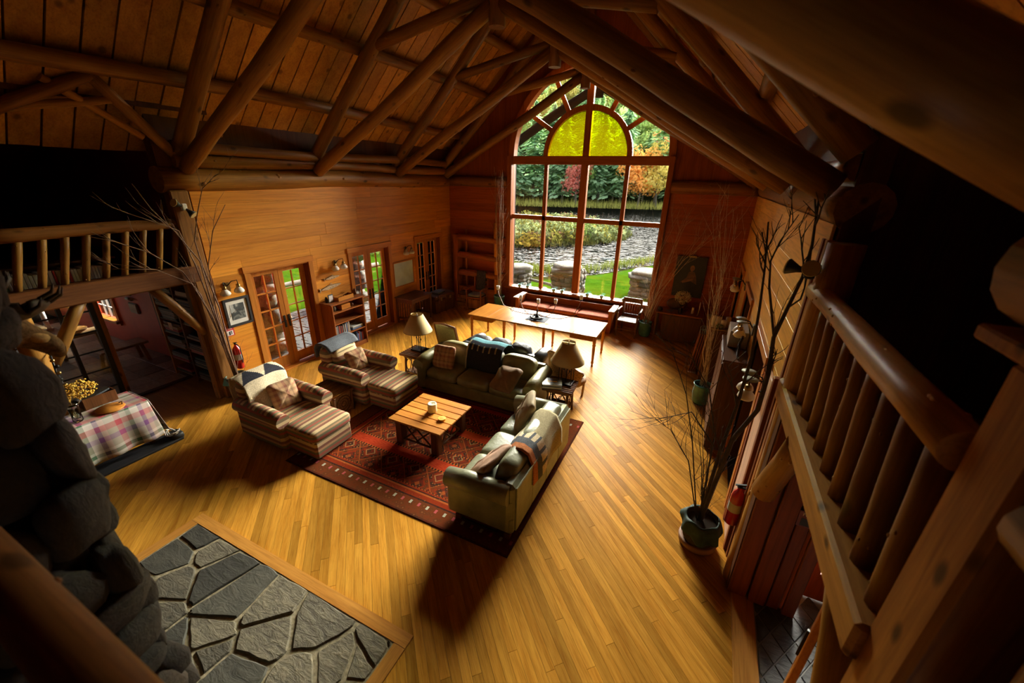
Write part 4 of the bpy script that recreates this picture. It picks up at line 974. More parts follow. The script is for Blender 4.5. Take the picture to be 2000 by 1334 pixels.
def rug_mat():
    t = NT('woven_rug'); t.set(Roughness=.95, Specular_IOR_Level=.0); co = t.n('ShaderNodeTexCoord').outputs['Object']; p = t.n('ShaderNodeSeparateXYZ', {0: co}); x, y = p.outputs[0], p.outputs[1]
    RED, OR, NAV, BRN, TAN = (.22, .028, .010), (.36, .10, .025), (.028, .018, .016), (.12, .036, .014), (.42, .26, .11)
    v = t.n('ShaderNodeTexVoronoi', {'Vector': co, 'Scale': 15.0}, distance='MANHATTAN')
    motif = t.ramp(v.outputs['Distance'], [(0, TAN), (.18, OR), (.32, NAV), (.55, BRN), (.8, RED)], True)
    def tri(s, per): return t.math('ABSOLUTE', t.math('SUBTRACT', t.math('FRACT', t.math('DIVIDE', s, per)), .5))
    dia = t.math('ADD', tri(t.math('ADD', x, 50.0), .42), tri(t.math('ADD', y, 50.0), .46))
    med = t.ramp(dia, [(0, OR), (.10, NAV), (.26, RED), (.33, BRN), (.48, OR), (.53, NAV), (.68, RED), (.78, TAN), (.83, NAV)], True)
    field = t.mix(.5, med, motif)
    # plain red bands and busy figured bands across the rug
    yy = t.math('FRACT', t.math('DIVIDE', t.math('ADD', y, 50.1), .82))
    band = t.ramp(yy, [(0, (0, 0, 0)), (.30, (1, 1, 1)), (.52, (0, 0, 0))], True)
    nz = t.n('ShaderNodeTexNoise', {'Vector': t.n('ShaderNodeVectorMath', {0: co, 1: (6, 40, 1)}, operation='MULTIPLY').outputs[0], 'Scale': 2.0, 'Detail': 4.0}).outputs[0]
    redb = t.ramp(nz, [(.35, (.30, .025, .012)), (.65, (.46, .06, .02))])
    field = t.mix(band, field, redb)
    edge = t.ramp(yy, [(0, (0, 0, 0)), (.26, (1, 1, 1)), (.30, (0, 0, 0)), (.52, (1, 1, 1)), (.56, (0, 0, 0)), (.76, (1, 1, 1)), (.79, (0, 0, 0))], True)
    stitch = t.ramp(tri(x, .05), [(0, OR), (.25, NAV)], True); field = t.mix(edge, field, stitch)
    ey = t.math('SUBTRACT', 1.5, t.math('ABSOLUTE', y)); ex = t.math('SUBTRACT', 1.8, t.math('ABSOLUTE', x)); e = t.math('MINIMUM', ex, ey)
    dash = t.math('MULTIPLY', t.math('LESS_THAN', tri(x, .13), .13), t.math('LESS_THAN', t.math('ABSOLUTE', t.math('SUBTRACT', ey, .19)), .028))
    pk = t.math('GREATER_THAN', t.math('FRACT', t.math('DIVIDE', x, .26)), .5)
    bord = t.ramp(t.math('DIVIDE', e, .42), [(0, (.06, .02, .012)), (.06, BRN), (.38, BRN), (.6, NAV), (.66, RED), (.82, OR), (.88, NAV), (.93, RED)], True)
    bord = t.mix(t.math('MULTIPLY', nz, .35), bord, motif)
    bord = t.mix(dash, bord, t.mix(pk, (.42, .40, .30), (.40, .08, .08)))
    c = t.mix(t.math('LESS_THAN', e, .42), field, bord)
    t.base(c); t.bump(v.outputs['Distance'], .15, .004); return t.m
rg_ = MB().box((0, 0, .006), (3.6, 3.0, .012), .003).build('rug', rug_mat(), None, loc=(-3.16, 4.4, .001)); tag(rg_, 'dark red patterned woven rug under the seating group', 'rug')

# ---------------------------------------------------------------- striped armchairs and ottomans
def armchair(label, loc, rz):
    t = thing('striped_armchair', label, 'armchair', loc, rz, 'striped armchairs')
    MB().box((.0, 0, .17), (.98, .84, .3), .04).build('base', m_arm, t)
    MB().cush((.10, 0, .385), (.80, .60, .2), .25, e2=.45).build('seat_cushion', m_arm, t)
    R = Matrix.Rotation(math.radians(-14), 3, 'Y')
    MB().cush((-.42, 0, .58), (.26, .74, .78), .4, R=R, e2=.42, nv=16).build('backrest', m_arm, t)
    MB().cush((-.31, 0, .64), (.22, .58, .50), .45, R=R, e2=.6).build('back_cushion', m_arm, t)
    for s in (-1, 1):
        b = MB(); b.box((0, s * .37, .33), (1.0, .17, .5), .04); b.path([(-.48, s * .39, .58), (.3, s * .39, .57), (.505, s * .39, .55)], [.115, .115, .11], 14); b.build('arm', m_arm, t)
    return t
def ottoman(label, loc):
    t = thing('striped_ottoman', label, 'ottoman', loc, 0, 'striped ottomans')
    MB().box((0, 0, .17), (.60, .66, .3), .03).build('base', m_arm, t); MB().cush((0, 0, .385), (.64, .72, .19), .22, e2=.4).build('top_cushion', m_arm, t)
    return t
armchair('striped armchair nearest the camera, cream blanket over its back', (-5.56, 3.44, 0), 0); ottoman('striped ottoman of the nearer armchair, at the rug corner', (-4.80, 3.42, .013))
armchair('striped armchair near the bookcase with a folded slate blanket on top', (-5.50, 4.95, 0), .04); ottoman('striped ottoman of the farther armchair, left of the sofa', (-4.68, 4.94, .013))
def pillow(name, label, mat, c, d, rot, group=None):
    from mathutils import Euler
    R = Euler(rot).to_matrix(); rg = random.Random(hash(label) % 999 if False else len(label))
    ph = [rg.uniform(0, 6) for _ in range(4)]
    def fn(p):
        u, v = p.x / d[0] * 2, p.y / d[1] * 2; k = 1 - .10 * (1 - abs(u * v)) * (abs(u) ** 3 + abs(v) ** 3) / 2
        z = p.z * (1 - .45 * max(abs(u), abs(v)) ** 3) + .010 * math.sin(u * 7 + ph[0]) * math.sin(v * 6 + ph[1]) + .007 * math.sin(14 * (u + v) + ph[2])
        return (p.x * k, p.y * k, z)
    o = MB().cush((0, 0, 0), d, .28, nu=32, nv=16, fn=fn, e2=.62).build(name, mat); o.location = c; o.rotation_euler = rot; return tag(o, label, 'cushion', group)
pillow('throw_pillow', 'plaid throw pillow on the nearest striped armchair', m_pill, (-5.60, 3.50, .64), (.46, .44, .20), (0, math.radians(66), math.radians(-8)))
pillow('throw_pillow', 'plaid throw pillow on the armchair by the bookcase', m_pill, (-5.56, 4.98, .64), (.44, .42, .18), (0, math.radians(66), math.radians(-4)))
def drape(name, path, w, mats, y0, bands=None, n=14, thick=.014, wob=.012, seed=0, axis='Y'):
    # a cloth laid over a profile path (list of (x,z)), width along local Y from y0
    rg = random.Random(seed); ph = rg.uniform(0, 6); m = len(path) - 1
    def fn(u, v):
        t = v * m; i = min(int(t), m - 1); f = t - i; x = path[i][0] + (path[i + 1][0] - path[i][0]) * f; z = path[i][1] + (path[i + 1][1] - path[i][1]) * f
        k = wob * math.sin(u * 9 + ph + v * 4); return (x + k, y0 + u * w + .012 * math.sin(v * 8 + ph), z + k * .6)
    b = MB(); b.grid(fn, n, 24)
    if bands:
        for f in range(len(b.f)):
            r = (f // n) / 24.0; c = (f % n) / n; b.mi[f] = bands(c, r)
    return b.build(name, mats, solid=thick)
# blanket 1: cream with dark triangles over the armchair back
def tri_band(c, r):
    if .34 < r < .60:
        q = (c * 2.0) % 1.0; w = abs(q - .5) * 2; h = (r - .34) / .26
        return 1 if w < h else 0
    return 0
b = MB(); P1 = [(-.66, .50), (-.695, .78), (-.665, .96), (-.55, 1.012), (-.42, .985), (-.285, .91), (-.185, .76), (-.16, .60), (-.15, .47)]
def fn1(u, v):
    m = len(P1) - 1; t = v * m; i = min(int(t), m - 1); f = t - i; x = P1[i][0] + (P1[i + 1][0] - P1[i][0]) * f; z = P1[i][1] + (P1[i + 1][1] - P1[i][1]) * f
    y = -.36 + u * .70 - max(0, v - .55) * .35 * (u > .0); z -= .05 * abs(u * 2 - 1) ** 3 * (1 if .3 < v < .7 else .3); return (x + .008 * math.sin(u * 11 + v * 5), y * (1 - .25 * max(0, v - .6)), z)
b.grid(fn1, 48, 48)
for f in range(len(b.f)): b.mi[f] = tri_band((f % 48) / 48, 1 - (f // 48) / 48 + .12 if False else (f // 48) / 48 + .02)
o = b.build('wool_blanket', [m_cream, m_ink], loc=(-5.56, 3.44, 0), solid=.014); tag(o, 'cream blanket with dark triangles draped over the nearest armchair back', 'blanket')
o = drape('folded_blanket', [(-.68, .72), (-.675, .90), (-.60, 1.0), (-.49, 1.01), (-.385, .97), (-.30, .885)], .70, m_slateb, -.35, seed=3, thick=.03, wob=.006); o.location = (-5.50, 4.95, 0); o.rotation_euler = (0, 0, .04); tag(o, 'folded slate grey blanket on the armchair by the bookcase', 'blanket')

# ---------------------------------------------------------------- leather sofas (local: seat faces -Y, origin at floor centre)
def sofa(label, loc, rz, w, mat, d=.92, back=.84):
    t = thing('leather_sofa', label, 'sofa', loc, rz, None); iw = w - .44
    MB().box((0, .02, .19), (w - .10, d - .1, .24), .03).build('base', mat, t)
    b = MB()
    for s in (-1, 1): b.box((s * (w / 2 - .09), -.3, .035), (.07, .07, .07)); b.box((s * (w / 2 - .09), d / 2 - .1, .035), (.07, .07, .07))
    b.build('feet', m_walnutZ, t)
    bp = MB().box((0, d / 2 - .10, .42), (w - .12, .16, .68), .05).build('back_panel', mat, t)
    for i in range(4):
        MB().box((-(w - .2) / 2 + (w - .2) * (i + .5) / 4, d / 2 - .012, .42), ((w - .2) / 4 - .006, .02, .62), .008).build('back_seam_panel', mat, bp)
    for s in (-1, 1):
        b = MB(); x = s * (w / 2 - .11); b.box((x, -.02, .33), (.17, d - .06, .5), .05)
        b.path([(x + s * .02, d / 2 - .08, .62), (x + s * .02, -d * .2, .60), (x + s * .02, -d / 2 + .02, .57)], [.125, .125, .115], 16); b.build('arm', mat, t)
    for i in range(3):
        x = -iw / 2 + iw * (i + .5) / 3
        MB().cush((x, -.10, .405), (iw / 3 * .995, d - .28, .2), .25, e2=.5, nu=28).build('seat_cushion', mat, t)
        h = .02 if i == 1 else 0
        MB().cush((x, d / 2 - .24, .64 + h), (iw / 3 * 1.02, .27, .50), .42, R=Matrix.Rotation(math.radians(-12), 3, 'X'), e2=.55, nu=28, nv=16).build('back_cushion', mat, t)
    return t
sofa('olive leather sofa facing the coffee table, two throw pillows on it', (-3.38, 5.90, 0), 0, 2.46, m_leath)
sofa('grey-green leather sofa seen from behind along the right rug edge', (-1.84, 4.12, .013), -PI / 2, 2.10, m_leath2)
sofa('charcoal leather sofa turned to the window, back to back with the olive one', (-3.36, 6.86, 0), PI, 1.74, m_leathd, .86)
pillow('throw_pillow', 'striped brown pillow at the left end of the olive sofa', m_pill, (-4.14, 5.78, .69), (.46, .46, .17), (math.radians(68), 0, math.radians(6)))
pillow('throw_pillow', 'brown pillow lying askew at the right end of the olive sofa', m_brown, (-2.76, 5.66, .61), (.54, .52, .17), (math.radians(38), math.radians(-8), math.radians(-16)))
pillow('throw_pillow', 'olive pillow leaning at the far end of the grey-green sofa', m_olive, (-1.98, 4.74, .70), (.54, .54, .17), (math.radians(62), 0, math.radians(-68)))
pillow('throw_pillow', 'crumpled tan pillow at the near end of the grey-green sofa', m_tan, (-1.92, 3.52, .66), (.56, .54, .16), (math.radians(46), math.radians(10), math.radians(-106)))
P2 = [(-.22, .50), (-.20, .70), (-.10, .93), (.02, .945), (.14, .90), (.22, .72), (.26, .50)]
def sofa_blanket(name, label, loc, rz, w, mats, bands, seed, P=P2):
    o = drape(name, P, w, mats, -w / 2, bands, n=24, seed=seed, thick=.016); o.location = loc; o.rotation_euler = (0, 0, rz); return tag(o, label, 'blanket')
sofa_blanket('folded_blanket', 'dark blanket with pale figures and a teal edge over the olive sofa', (-3.40, 6.20, 0), PI / 2, .74, [m_ink, m_teal, m_khaki], lambda c, r: 1 if .22 < r < .47 else (2 if (.56 < r < .68 and (c * 6) % 1 < .45 and .08 < c < .95 and int(r * 50 + c * 24) % 2) or c > .94 else 0), 5, [(.36, .62), (.34, .80), (.24, .915), (.12, .965), (-.01, .96), (-.13, .915), (-.215, .81), (-.265, .67), (-.275, .50)])
sofa_blanket('folded_blanket', 'khaki blanket with blue figured band and rust end over the grey-green sofa', (-1.52, 4.10, .013), PI, .98, [m_khaki, m_slateb, m_rust, m_cream], lambda c, r: 2 if c > .84 else ((3 if (r * 8) % 1 < .4 and (c * 26) % 1 < .5 else 1) if c > .55 else 0), 6, [(-.16, .42), (-.15, .68), (-.08, .86), (.02, .90), (.15, .88), (.24, .78), (.30, .60)])

# ---------------------------------------------------------------- coffee table with slat top and twig lattice
ct = thing('coffee_table', 'rustic square coffee table with slatted top on the rug', 'table', (-3.43, 4.37, .013))
for i in range(6):
    MB().box((0, -.445 + (i + .5) * .1483, .43), (.95, .1365, .03), .005).build('top_slat', m_coffee, ct)
for sx in (-1, 1):
    for sy in (-1, 1): MB().box((sx * .33, sy * .33, .207), (.13, .13, .415), .015).build('leg', m_walnutZ, ct)
for sy in (-1, 1):
    log('rail', (-.33, sy * .35, .09), (.33, sy * .35, .09), .018, .018, m_twig, ct, 1, 7, 0)
    for k, (a, b_) in enumerate((((-.26, .09), (.05, .38)), ((-.05, .09), (.26, .38)), ((.26, .09), (-.05, .38)), ((.02, .09), (-.26, .38)))): log('lattice_twig', (a[0], sy * .35, a[1]), (b_[0], sy * .35, b_[1]), .014, .012, m_twig, ct, k, 6, 0)
for sx in (-1, 1):
    log('rail', (sx * .35, -.33, .09), (sx * .35, .33, .09), .018, .018, m_twig, ct, 2, 7, 0)
    for k, (a, b_) in enumerate((((-.26, .09), (.05, .38)), ((-.05, .09), (.26, .38)), ((.26, .09), (-.05, .38)), ((.02, .09), (-.26, .38)))): log('lattice_twig', (sx * .35, a[0], a[1]), (sx * .35, b_[0], b_[1]), .014, .012, m_twig, ct, k, 6, 0)
cn = thing('pillar_candle', 'thick ivory pillar candle on the coffee table', 'candle', (-3.42, 4.40, .459)); MB().lathe([(.07, 0), (.073, .01), (.073, .135), (.066, .148), (.05, .14), (.0, .132)], n=24).build('wax', m_wax, cn); MB().cyl((0, 0, .13), (.003, 0, .155), .003).build('wick', m_blackp, cn.children[0] if cn.children else cn)
cd = thing('candle_tin', 'small yellow candle in a low dish on the coffee table', 'candle', (-3.15, 4.27, .459)); MB().lathe([(.055, 0), (.062, .03), (.058, .034)], n=20).build('dish', m_yellow, cd); MB().lathe([(.055, .028), (.03, .036), (0, .034)], n=18, caps=False).build('wax', plain('orange_wax', (.7, .3, .02), .5), cd)

# ---------------------------------------------------------------- twig hamper, twig side tables, lamps
th = thing('twig_hamper', 'low twig hamper with slatted lid between the striped armchairs', 'hamper', (-5.46, 4.22, 0))
MB().box((0, 0, .2), (.56, .36, .36), .01).build('wicker_body', m_wick, th)
for i in range(14): log('lid_twig', (-.32 + i * .048, -.22, .415), (-.32 + i * .048, .22, .415), .016, .016, m_log, th, i, 6, 0)
for s in (-1, 1): log('lid_rail', (-.34, s * .2, .39), (.34, s * .2, .39), .016, .016, m_twig, th, 30 + s, 6, 0)
for sx in (-1, 1):
    for sy in (-1, 1): log('corner_twig', (sx * .29, sy * .19, 0), (sx * .29, sy * .19, .39), .02, .02, m_twig, th, 33, 6, 0)
for k in range(3):
    b = MB(); R = .05 + k * .05; b.path([(.292, R * math.cos(a * PI / 8), .2 + R * math.sin(a * PI / 8)) for a in range(17)], .009, 5); b.build('hoop', m_twig, th)
def side_table(label, loc, rz):
    t = thing('twig_side_table', label, 'table', loc, rz, 'twig side tables')
    for i in range(9): log('top_twig', (-.26, -.24 + i * .06, .54), (.26, -.24 + i * .06, .54), .028, .028, m_twig, t, i, 7, 0)
    for sx in (-1, 1):
        for sy in (-1, 1): log('leg', (sx * .19, sy * .19, 0), (sx * .17, sy * .17, .53), .022, .02, m_twig, t, 3, 7, 0)
    for z in (.14, .47):
        for s in (-1, 1): log('stretcher', (-.2, s * .18, z), (.2, s * .18, z), .013, .013, m_twig, t, 4, 6, 0); log('stretcher', (s * .18, -.2, z), (s * .18, .2, z), .013, .013, m_twig, t, 5, 6, 0)
    for s in (-1, 1):
        for ax in (0, 1):
            for q in (-.08, .08):
                pts = [(q + .075 * math.cos(a * PI / 6), .30 + .15 * math.sin(a * PI / 6)) for a in range(13)]
                MB().path([(u, s * .18, z) if ax == 0 else (s * .18, u, z) for u, z in pts], .008, 5).build('bent_twig', m_twig, t)
    MB().box((0, 0, .15), (.34, .34, .015)).build('lower_shelf', m_twig, t)
    return t
side_table('twig side table left of the olive sofa, carrying a lamp', (-4.94, 5.99, 0), 0); side_table('twig side table right of the olive sofa, with lamp and book', (-1.86, 6.02, 0), .06)
def lamp(label, loc):
    t = thing('table_lamp', label, 'lamp', loc, 0, 'parchment table lamps')
    MB().box((0, 0, .015), (.26, .22, .03), .004).build('base', m_black, t)
    for sx in (-1, 1):
        for sy in (-1, 1): MB().path([(sx * .11, sy * .08, .02), (sx * .11, sy * .08, .36), (sx * .05, sy * .04, .44)], .007, 6).build('rod', m_black, t)
    b = MB(); b.path([(0, 0, .02), (.006, 0, .25), (0, 0, .78)], .009, 6); b.build('stem', m_black, t)
    for k, (x, z) in enumerate(((.06, .33), (-.06, .30), (.05, .22), (-.045, .24))):
        b = MB(); b.path([(0, 0, z - .1), (x * .6, 0, z - .04), (x, 0, z)], .004, 5); b.cush((x * 1.15, 0, z + .02), (.03, .012, .05), 1, nu=6, nv=4); b.build('leaf_twig', m_black, t)
    b = MB(); b.lathe([(.29, .42), (.115, .77), (.112, .77), (.286, .42)], n=40, caps=False); shd = b.build('shade', m_shade, t)
    b = MB(); b.lathe([(.292, .416), (.292, .428)], n=40, caps=False); b.lathe([(.117, .764), (.117, .776)], n=30, caps=False); b.build('shade_trim', m_olive, shd)
    b = MB(); b.bar((-.112, 0, .765), (.112, 0, .765), .004, .004); b.cyl((0, 0, .76), (0, 0, .80), .006); b.build('finial', m_brass, shd)
    return t
lamp('parchment-shaded table lamp left of the olive sofa', (-4.95, 6.06, .568)); lamp('parchment-shaded table lamp on the right twig table', (-1.80, 6.10, .568))
def cover_mat(name, c, spot): 
    t = NT(name); t.set(Roughness=.35); co = t.n('ShaderNodeTexCoord').outputs['Object']; n = t.n('ShaderNodeTexNoise', {'Vector': co, 'Scale': 9.0, 'Detail': 5.0}).outputs[0]
    t.base(t.ramp(n, [(.35, tuple(x * .3 for x in c)), (.55, c), (.75, spot)])); return t.m
def book(label, loc, d, mat, rz=0, title=None, group=None):
    t = thing('book', label, 'book', loc, rz, group); MB().box((0, 0, d[2] / 2), (d[0] - .012, d[1] - .012, d[2] - .006)).build('pages', m_paper, t)
    b = MB(); b.box((0, 0, d[2] - .002), (d[0], d[1], .004)); b.box((0, 0, .002), (d[0], d[1], .004)); b.box((-d[0] / 2, 0, d[2] / 2), (.004, d[1], d[2])); b.build('cover', mat, t)
    if title: MB().box((.0, .0, d[2] + .0008), (d[0] * .5, d[1] * .12, .0012)).build('title_band', m_yellow, t)
    return t
book('big picture book with dark photo cover on the right twig table', (-1.98, 5.90, .568), (.34, .27, .04), cover_mat('book_photo', (.12, .12, .11), (.4, .4, .38)), .3)
book('second picture book with yellow title, on top of the other', (-1.985, 5.905, .609), (.33, .26, .035), cover_mat('book_photo_two', (.10, .10, .09), (.34, .33, .3)), .36, True)
# ---------------------------------------------------------------- bookcase with books and things
bc = thing('bookcase', 'cherry bookcase with books between the first two glass doors', 'bookcase', (LX + .19, 6.42, 0))
for y, nm in ((-.45, 'side_panel'), (.45, 'side_panel')): MB().box((0, y, .6), (.36, .03, 1.2), .004).build(nm, m_cherryZ, bc)
MB().box((.0, 0, 1.19), (.40, 1.0, .035), .006).build('top', m_cherryY, bc); MB().box((-.17, 0, .6), (.015, .9, 1.18)).build('back_panel', m_cherryZ, bc)
SHZ = [.09, .42, .72, .98]
for z in SHZ: MB().box((0, 0, z), (.34, .87, .025), .003).build('shelf', m_cherryY, bc)
MB().box((.16, 0, .04), (.02, .87, .08)).build('plinth', m_cherryY, bc)
rg = random.Random(12); bcols = [('black', (.02, .02, .022)), ('white', (.55, .55, .5)), ('blue', (.05, .10, .22)), ('grey', (.2, .2, .2)), ('red', (.28, .04, .03)), ('tan', (.4, .28, .14)), ('green', (.05, .12, .06))]
bms = [plain('cover_' + n, c, .5) for n, c in bcols]
wh = ['bottom', 'middle', 'upper']
for si, y0, y1, wts in ((0, 6.02, 6.44, (4, 5, 0, 3, 0, 3, 0)), (1, 6.02, 6.42, (4, 3, 4, 2, 1, 2, 1)), (0, 6.58, 6.82, (3, 0, 4, 0, 4, 0, 0))):
    y = y0
    while y < y1:
        w = rg.uniform(.018, .042); k = rg.choices(range(7), wts)[0]; h = rg.uniform(.19, .255)
        o = MB().box((LX + .21, y + w / 2, SHZ[si] + .0135 + h / 2), (.2, w * .92, h), .003).build('book', bms[k]); side = 'left' if y < 6.5 else 'right'
        tag(o, '%s book upright at %s on the %s bookcase shelf' % (bcols[k][0], side, wh[si]), 'book', '%s books on the %s shelf %s' % (bcols[k][0], wh[si], side)); y += w
for i, (z, c, w) in enumerate(((.434, 2, .34), (.462, 3, .32), (.490, 1, .30))):
    o = MB().box((LX + .2, 6.66, z + .013), (.24, w, .024), .003).build('book', bms[c]); tag(o, '%s book lying flat in the pile on the middle shelf, %s' % (bcols[c][0], ('lowest', 'second', 'topmost')[i]), 'book')
dr = thing('desk_drawer', 'small wooden drawer box under the flat books on the middle shelf', 'box', (LX + .2, 6.66, .345)); 
bpy.data.objects.remove(dr)
def small_jar(x, y, z, r, h, mat, label, cat='jar'):
    o = MB().lathe([(r * .8, 0), (r, h * .2), (r, h * .7), (r * .6, h * .9), (r * .7, h)], n=14).build(cat, mat, None, loc=(x, y, z)); return tag(o, label, cat)
small_jar(LX + .22, 6.06, .994, .035, .07, m_paper, 'small white pot at left on the upper bookcase shelf', 'pot'); small_jar(LX + .22, 6.15, .994, .03, .11, m_tin, 'slim grey jar on the upper bookcase shelf')
o = MB().box((LX + .2, 6.40, .994 + .06), (.22, .26, .12), .005).build('wooden_box', m_trimY); tag(o, 'pale wooden box on the upper bookcase shelf', 'box')
small_jar(LX + .22, 6.64, .994, .05, .08, m_walnutZ, 'dark carved bowl at right on the upper bookcase shelf', 'bowl')
lb = thing('tool_box', 'long shallow pine box on top of the bookcase', 'box', (LX + .2, 6.45, 1.208))
for s in (-1, 1): MB().box((s * .09, 0, .045), (.014, .44, .09)).build('side', m_trimY, lb); MB().box((0, s * .22, .045), (.18, .014, .09)).build('end', m_trimY, lb)
MB().box((0, 0, .006), (.17, .43, .012)).build('bottom', m_trimY, lb)
for k in range(7):
    o = MB().cush((LX + .2 + rg.uniform(-.04, .04), 6.28 + k * .055, 1.25), (.05, .05, .06), .9, nu=8, nv=5).build('pine_cone', m_walnutZ); tag(o, 'dark pine cone in the pine box on the bookcase', 'pine cone', 'pine cones in the box')
pf = thing('photo_frame', 'small standing photo frame at the left end of the bookcase top', 'frame', (LX + .2, 6.10, 1.208), 0); MB().box((0, 0, .09), (.02, .13, .18), .003).build('frame', m_slateb, pf); MB().box((.012, 0, .09), (.002, .1, .14)).build('photo', m_paper, pf)
small_jar(LX + .14, 6.03, 1.208, .03, .13, m_blackp, 'slim black bottle at the far left on the bookcase top', 'bottle'); small_jar(LX + .14, 6.86, 1.208, .04, .14, m_walnutZ, 'dark wooden figure at the right end of the bookcase top', 'figurine')

# desk with slatted ends, map board, trunk, crate
dk = thing('slatted_desk', 'small dark mission desk with slatted ends below the pale chart', 'desk', (LX + .33, 8.79, 0))
MB().box((0, 0, .735), (.62, .92, .03), .006).build('top', m_walnut, dk)
for sx in (-1, 1):
    for sy in (-1, 1): MB().box((sx * .26, sy * .41, .36), (.05, .05, .72), .004).build('leg', m_walnutZ, dk)
for sy in (-1, 1):
    MB().box((0, sy * .41, .66), (.48, .03, .1)).build('end_rail', m_walnut, dk); MB().box((0, sy * .41, .16), (.48, .03, .05)).build('end_rail', m_walnut, dk)
    for k in range(5): MB().box((-.17 + k * .085, sy * .41, .40), (.035, .015, .46)).build('slat', m_walnutZ, dk)
MB().box((.25, 0, .66), (.02, .78, .1)).build('apron', m_walnut, dk); MB().box((.0, 0, .16), (.05, .80, .05)).build('stretcher', m_walnut, dk)
mp = thing('pale_chart', 'framed pale blue chart between the second and third glass doors', 'picture', (LX + .008, 8.82, 1.33)); 
for s in (-1, 1): MB().box((.012, s * .41, 0), (.024, .03, .70), .003).build('frame_side', m_trim, mp); MB().box((.012, 0, s * .335), (.024, .79, .03), .003).build('frame_side', m_trimY, mp)
MB().box((.006, 0, 0), (.012, .8, .64)).build('sheet', plain('chart_paper', (.46, .60, .62), .5, var=.12, scale=4), mp)
tk = thing('steamer_trunk', 'dark old steamer trunk beside the third glass door', 'trunk', (-7.22, 9.98, 0), -.12)
MB().box((0, 0, .2), (.52, .88, .4), .02).build('body', m_dark, tk); lid = MB().box((0, 0, .475), (.54, .9, .14), .03).build('lid', m_dark, tk)
for y in (-.3, 0, .3): MB().box((.01, y, .27), (.545, .05, .55), .006).build('slat_band', m_walnut, tk)
for y in (-.2, .2): MB().box((.275, y, .42), (.012, .07, .1), .003).build('hasp', m_brass, lid)
o = MB().box((0, 0, .02), (.3, .4, .04), .01).build('folded_cloth', m_slateb, None, loc=(-7.25, 9.95, .548)); tag(o, 'folded dark cloth lying on the steamer trunk', 'cloth')
cr = thing('wooden_crate', 'small pale wooden crate behind the steamer trunk', 'crate', (-6.74, 10.78, 0))
for z in (.08, .2, .32):
    for s in (-1, 1): MB().box((0, s * .17, z), (.46, .02, .1)).build('slat', m_post, cr); MB().box((s * .23, 0, z), (.02, .34, .1)).build('slat', m_post, cr)
MB().box((0, 0, .012), (.44, .32, .02)).build('bottom', m_post, cr)
bk = thing('bow_basket', 'dark handled basket on the wooden crate', 'basket', (-6.74, 10.78, .372)); MB().box((0, 0, .05), (.36, .24, .1), .02).build('body', m_walnut, bk); MB().path([(.17 * math.cos(a * PI / 10), .0, .08 + .17 * math.sin(a * PI / 10)) for a in range(11)], .01, 6).build('handle', m_walnut, bk)

# slatted rocking chair with blanket, far wall log shelf
rc = thing('rocking_chair', 'wooden rocking chair with dark blanket in front of the log shelves', 'chair', (-6.24, 10.62, 0), .05)
for s in (-1, 1):
    MB().path([(s * .24, -.42, .09), (s * .24, -.2, .035), (s * .24, .05, .02), (s * .24, .3, .05), (s * .24, .48, .12)], .018, 6).build('rocker', m_cherry, rc)
    log('front_post', (s * .24, -.22, .04), (s * .25, -.24, .66), .022, .02, m_cherryZ, rc, 1, 7, 0); log('back_post', (s * .22, .2, .04), (s * .23, .34, 1.12), .024, .018, m_cherryZ, rc, 2, 7, 0); MB().box((s * .26, -.02, .66), (.08, .52, .025), .008).build('arm', m_cherryY, rc)
MB().box((0, -.02, .40), (.48, .46, .04), .012).build('seat', m_cherry, rc); MB().box((0, -.02, .2), (.4, .36, .3), .01).build('seat_box', m_post, rc)
for z, h in ((.62, .07), (.80, .07), (1.02, .1)): MB().box((0, .27 + (z - .5) * .12, z), (.44, .02, h), .004).build('back_slat', m_cherry, rc)
o = MB().cush((0, 0, 0), (.42, .42, .09), .3, e2=.5).build('seat_pad', fabric('grey_pad', (.22, .19, .16)), None, loc=(-6.24, 10.60, .47)); tag(o, 'grey woven pad on the rocking chair seat', 'cushion')
o = drape('hanging_blanket', [(.0, .55), (.03, .80), (.08, 1.10), (.115, 1.15), (.15, 1.10), (.14, .7)], .32, fabric('charcoal_stripe_blanket', (.05, .045, .045), .5, 25), -.16, seed=9, thick=.014, wob=.006); o.location = (-6.25, 10.84, 0); o.rotation_euler = (0, 0, PI / 2); tag(o, 'dark striped blanket hung over the rocking chair back', 'blanket')
sh = thing('log_shelf', 'rustic far wall shelf of three half logs on a yellow pole', 'shelf', (-6.3, 11.06, 0))
m_lx = wood('half_log_shelf', (.44, .15, .032), (.26, .075, .014), 'Z', 7, .45, .1, .3, .08)
for z in (2.12, 1.58, 1.02): log('half_log', (-.80, -.06, z), (.74, -.06, z - .03), .10, .085, m_lx, sh, int(z * 10), 10, 3); MB().box((-.02, .06, z + .07), (1.52, .22, .03), .004).build('board', m_frameX, sh)
log('yellow_pole', (.56, -.05, 0), (.49, -.05, 2.62), .07, .05, wood('yellow_pole_wood', (.75, .33, .03), (.55, .2, .015), 'Z', 6, .4, .1, .3), sh, 5, 10, 6); log('back_pole', (-.6, .06, 0), (-.6, .06, 2.35), .04, .035, m_lx, sh, 6, 8, 4)
MB().box((-.9, .02, 1.1), (.16, .3, 2.2), .006).build('side_board', m_frame, sh); MB().box((-.84, -.16, .75), (.05, .08, 1.5), .006).build('upright', m_lx, sh); MB().box((-.1, .02, .3), (1.5, .25, .55), .01).build('lower_cupboard', m_frameX, sh)

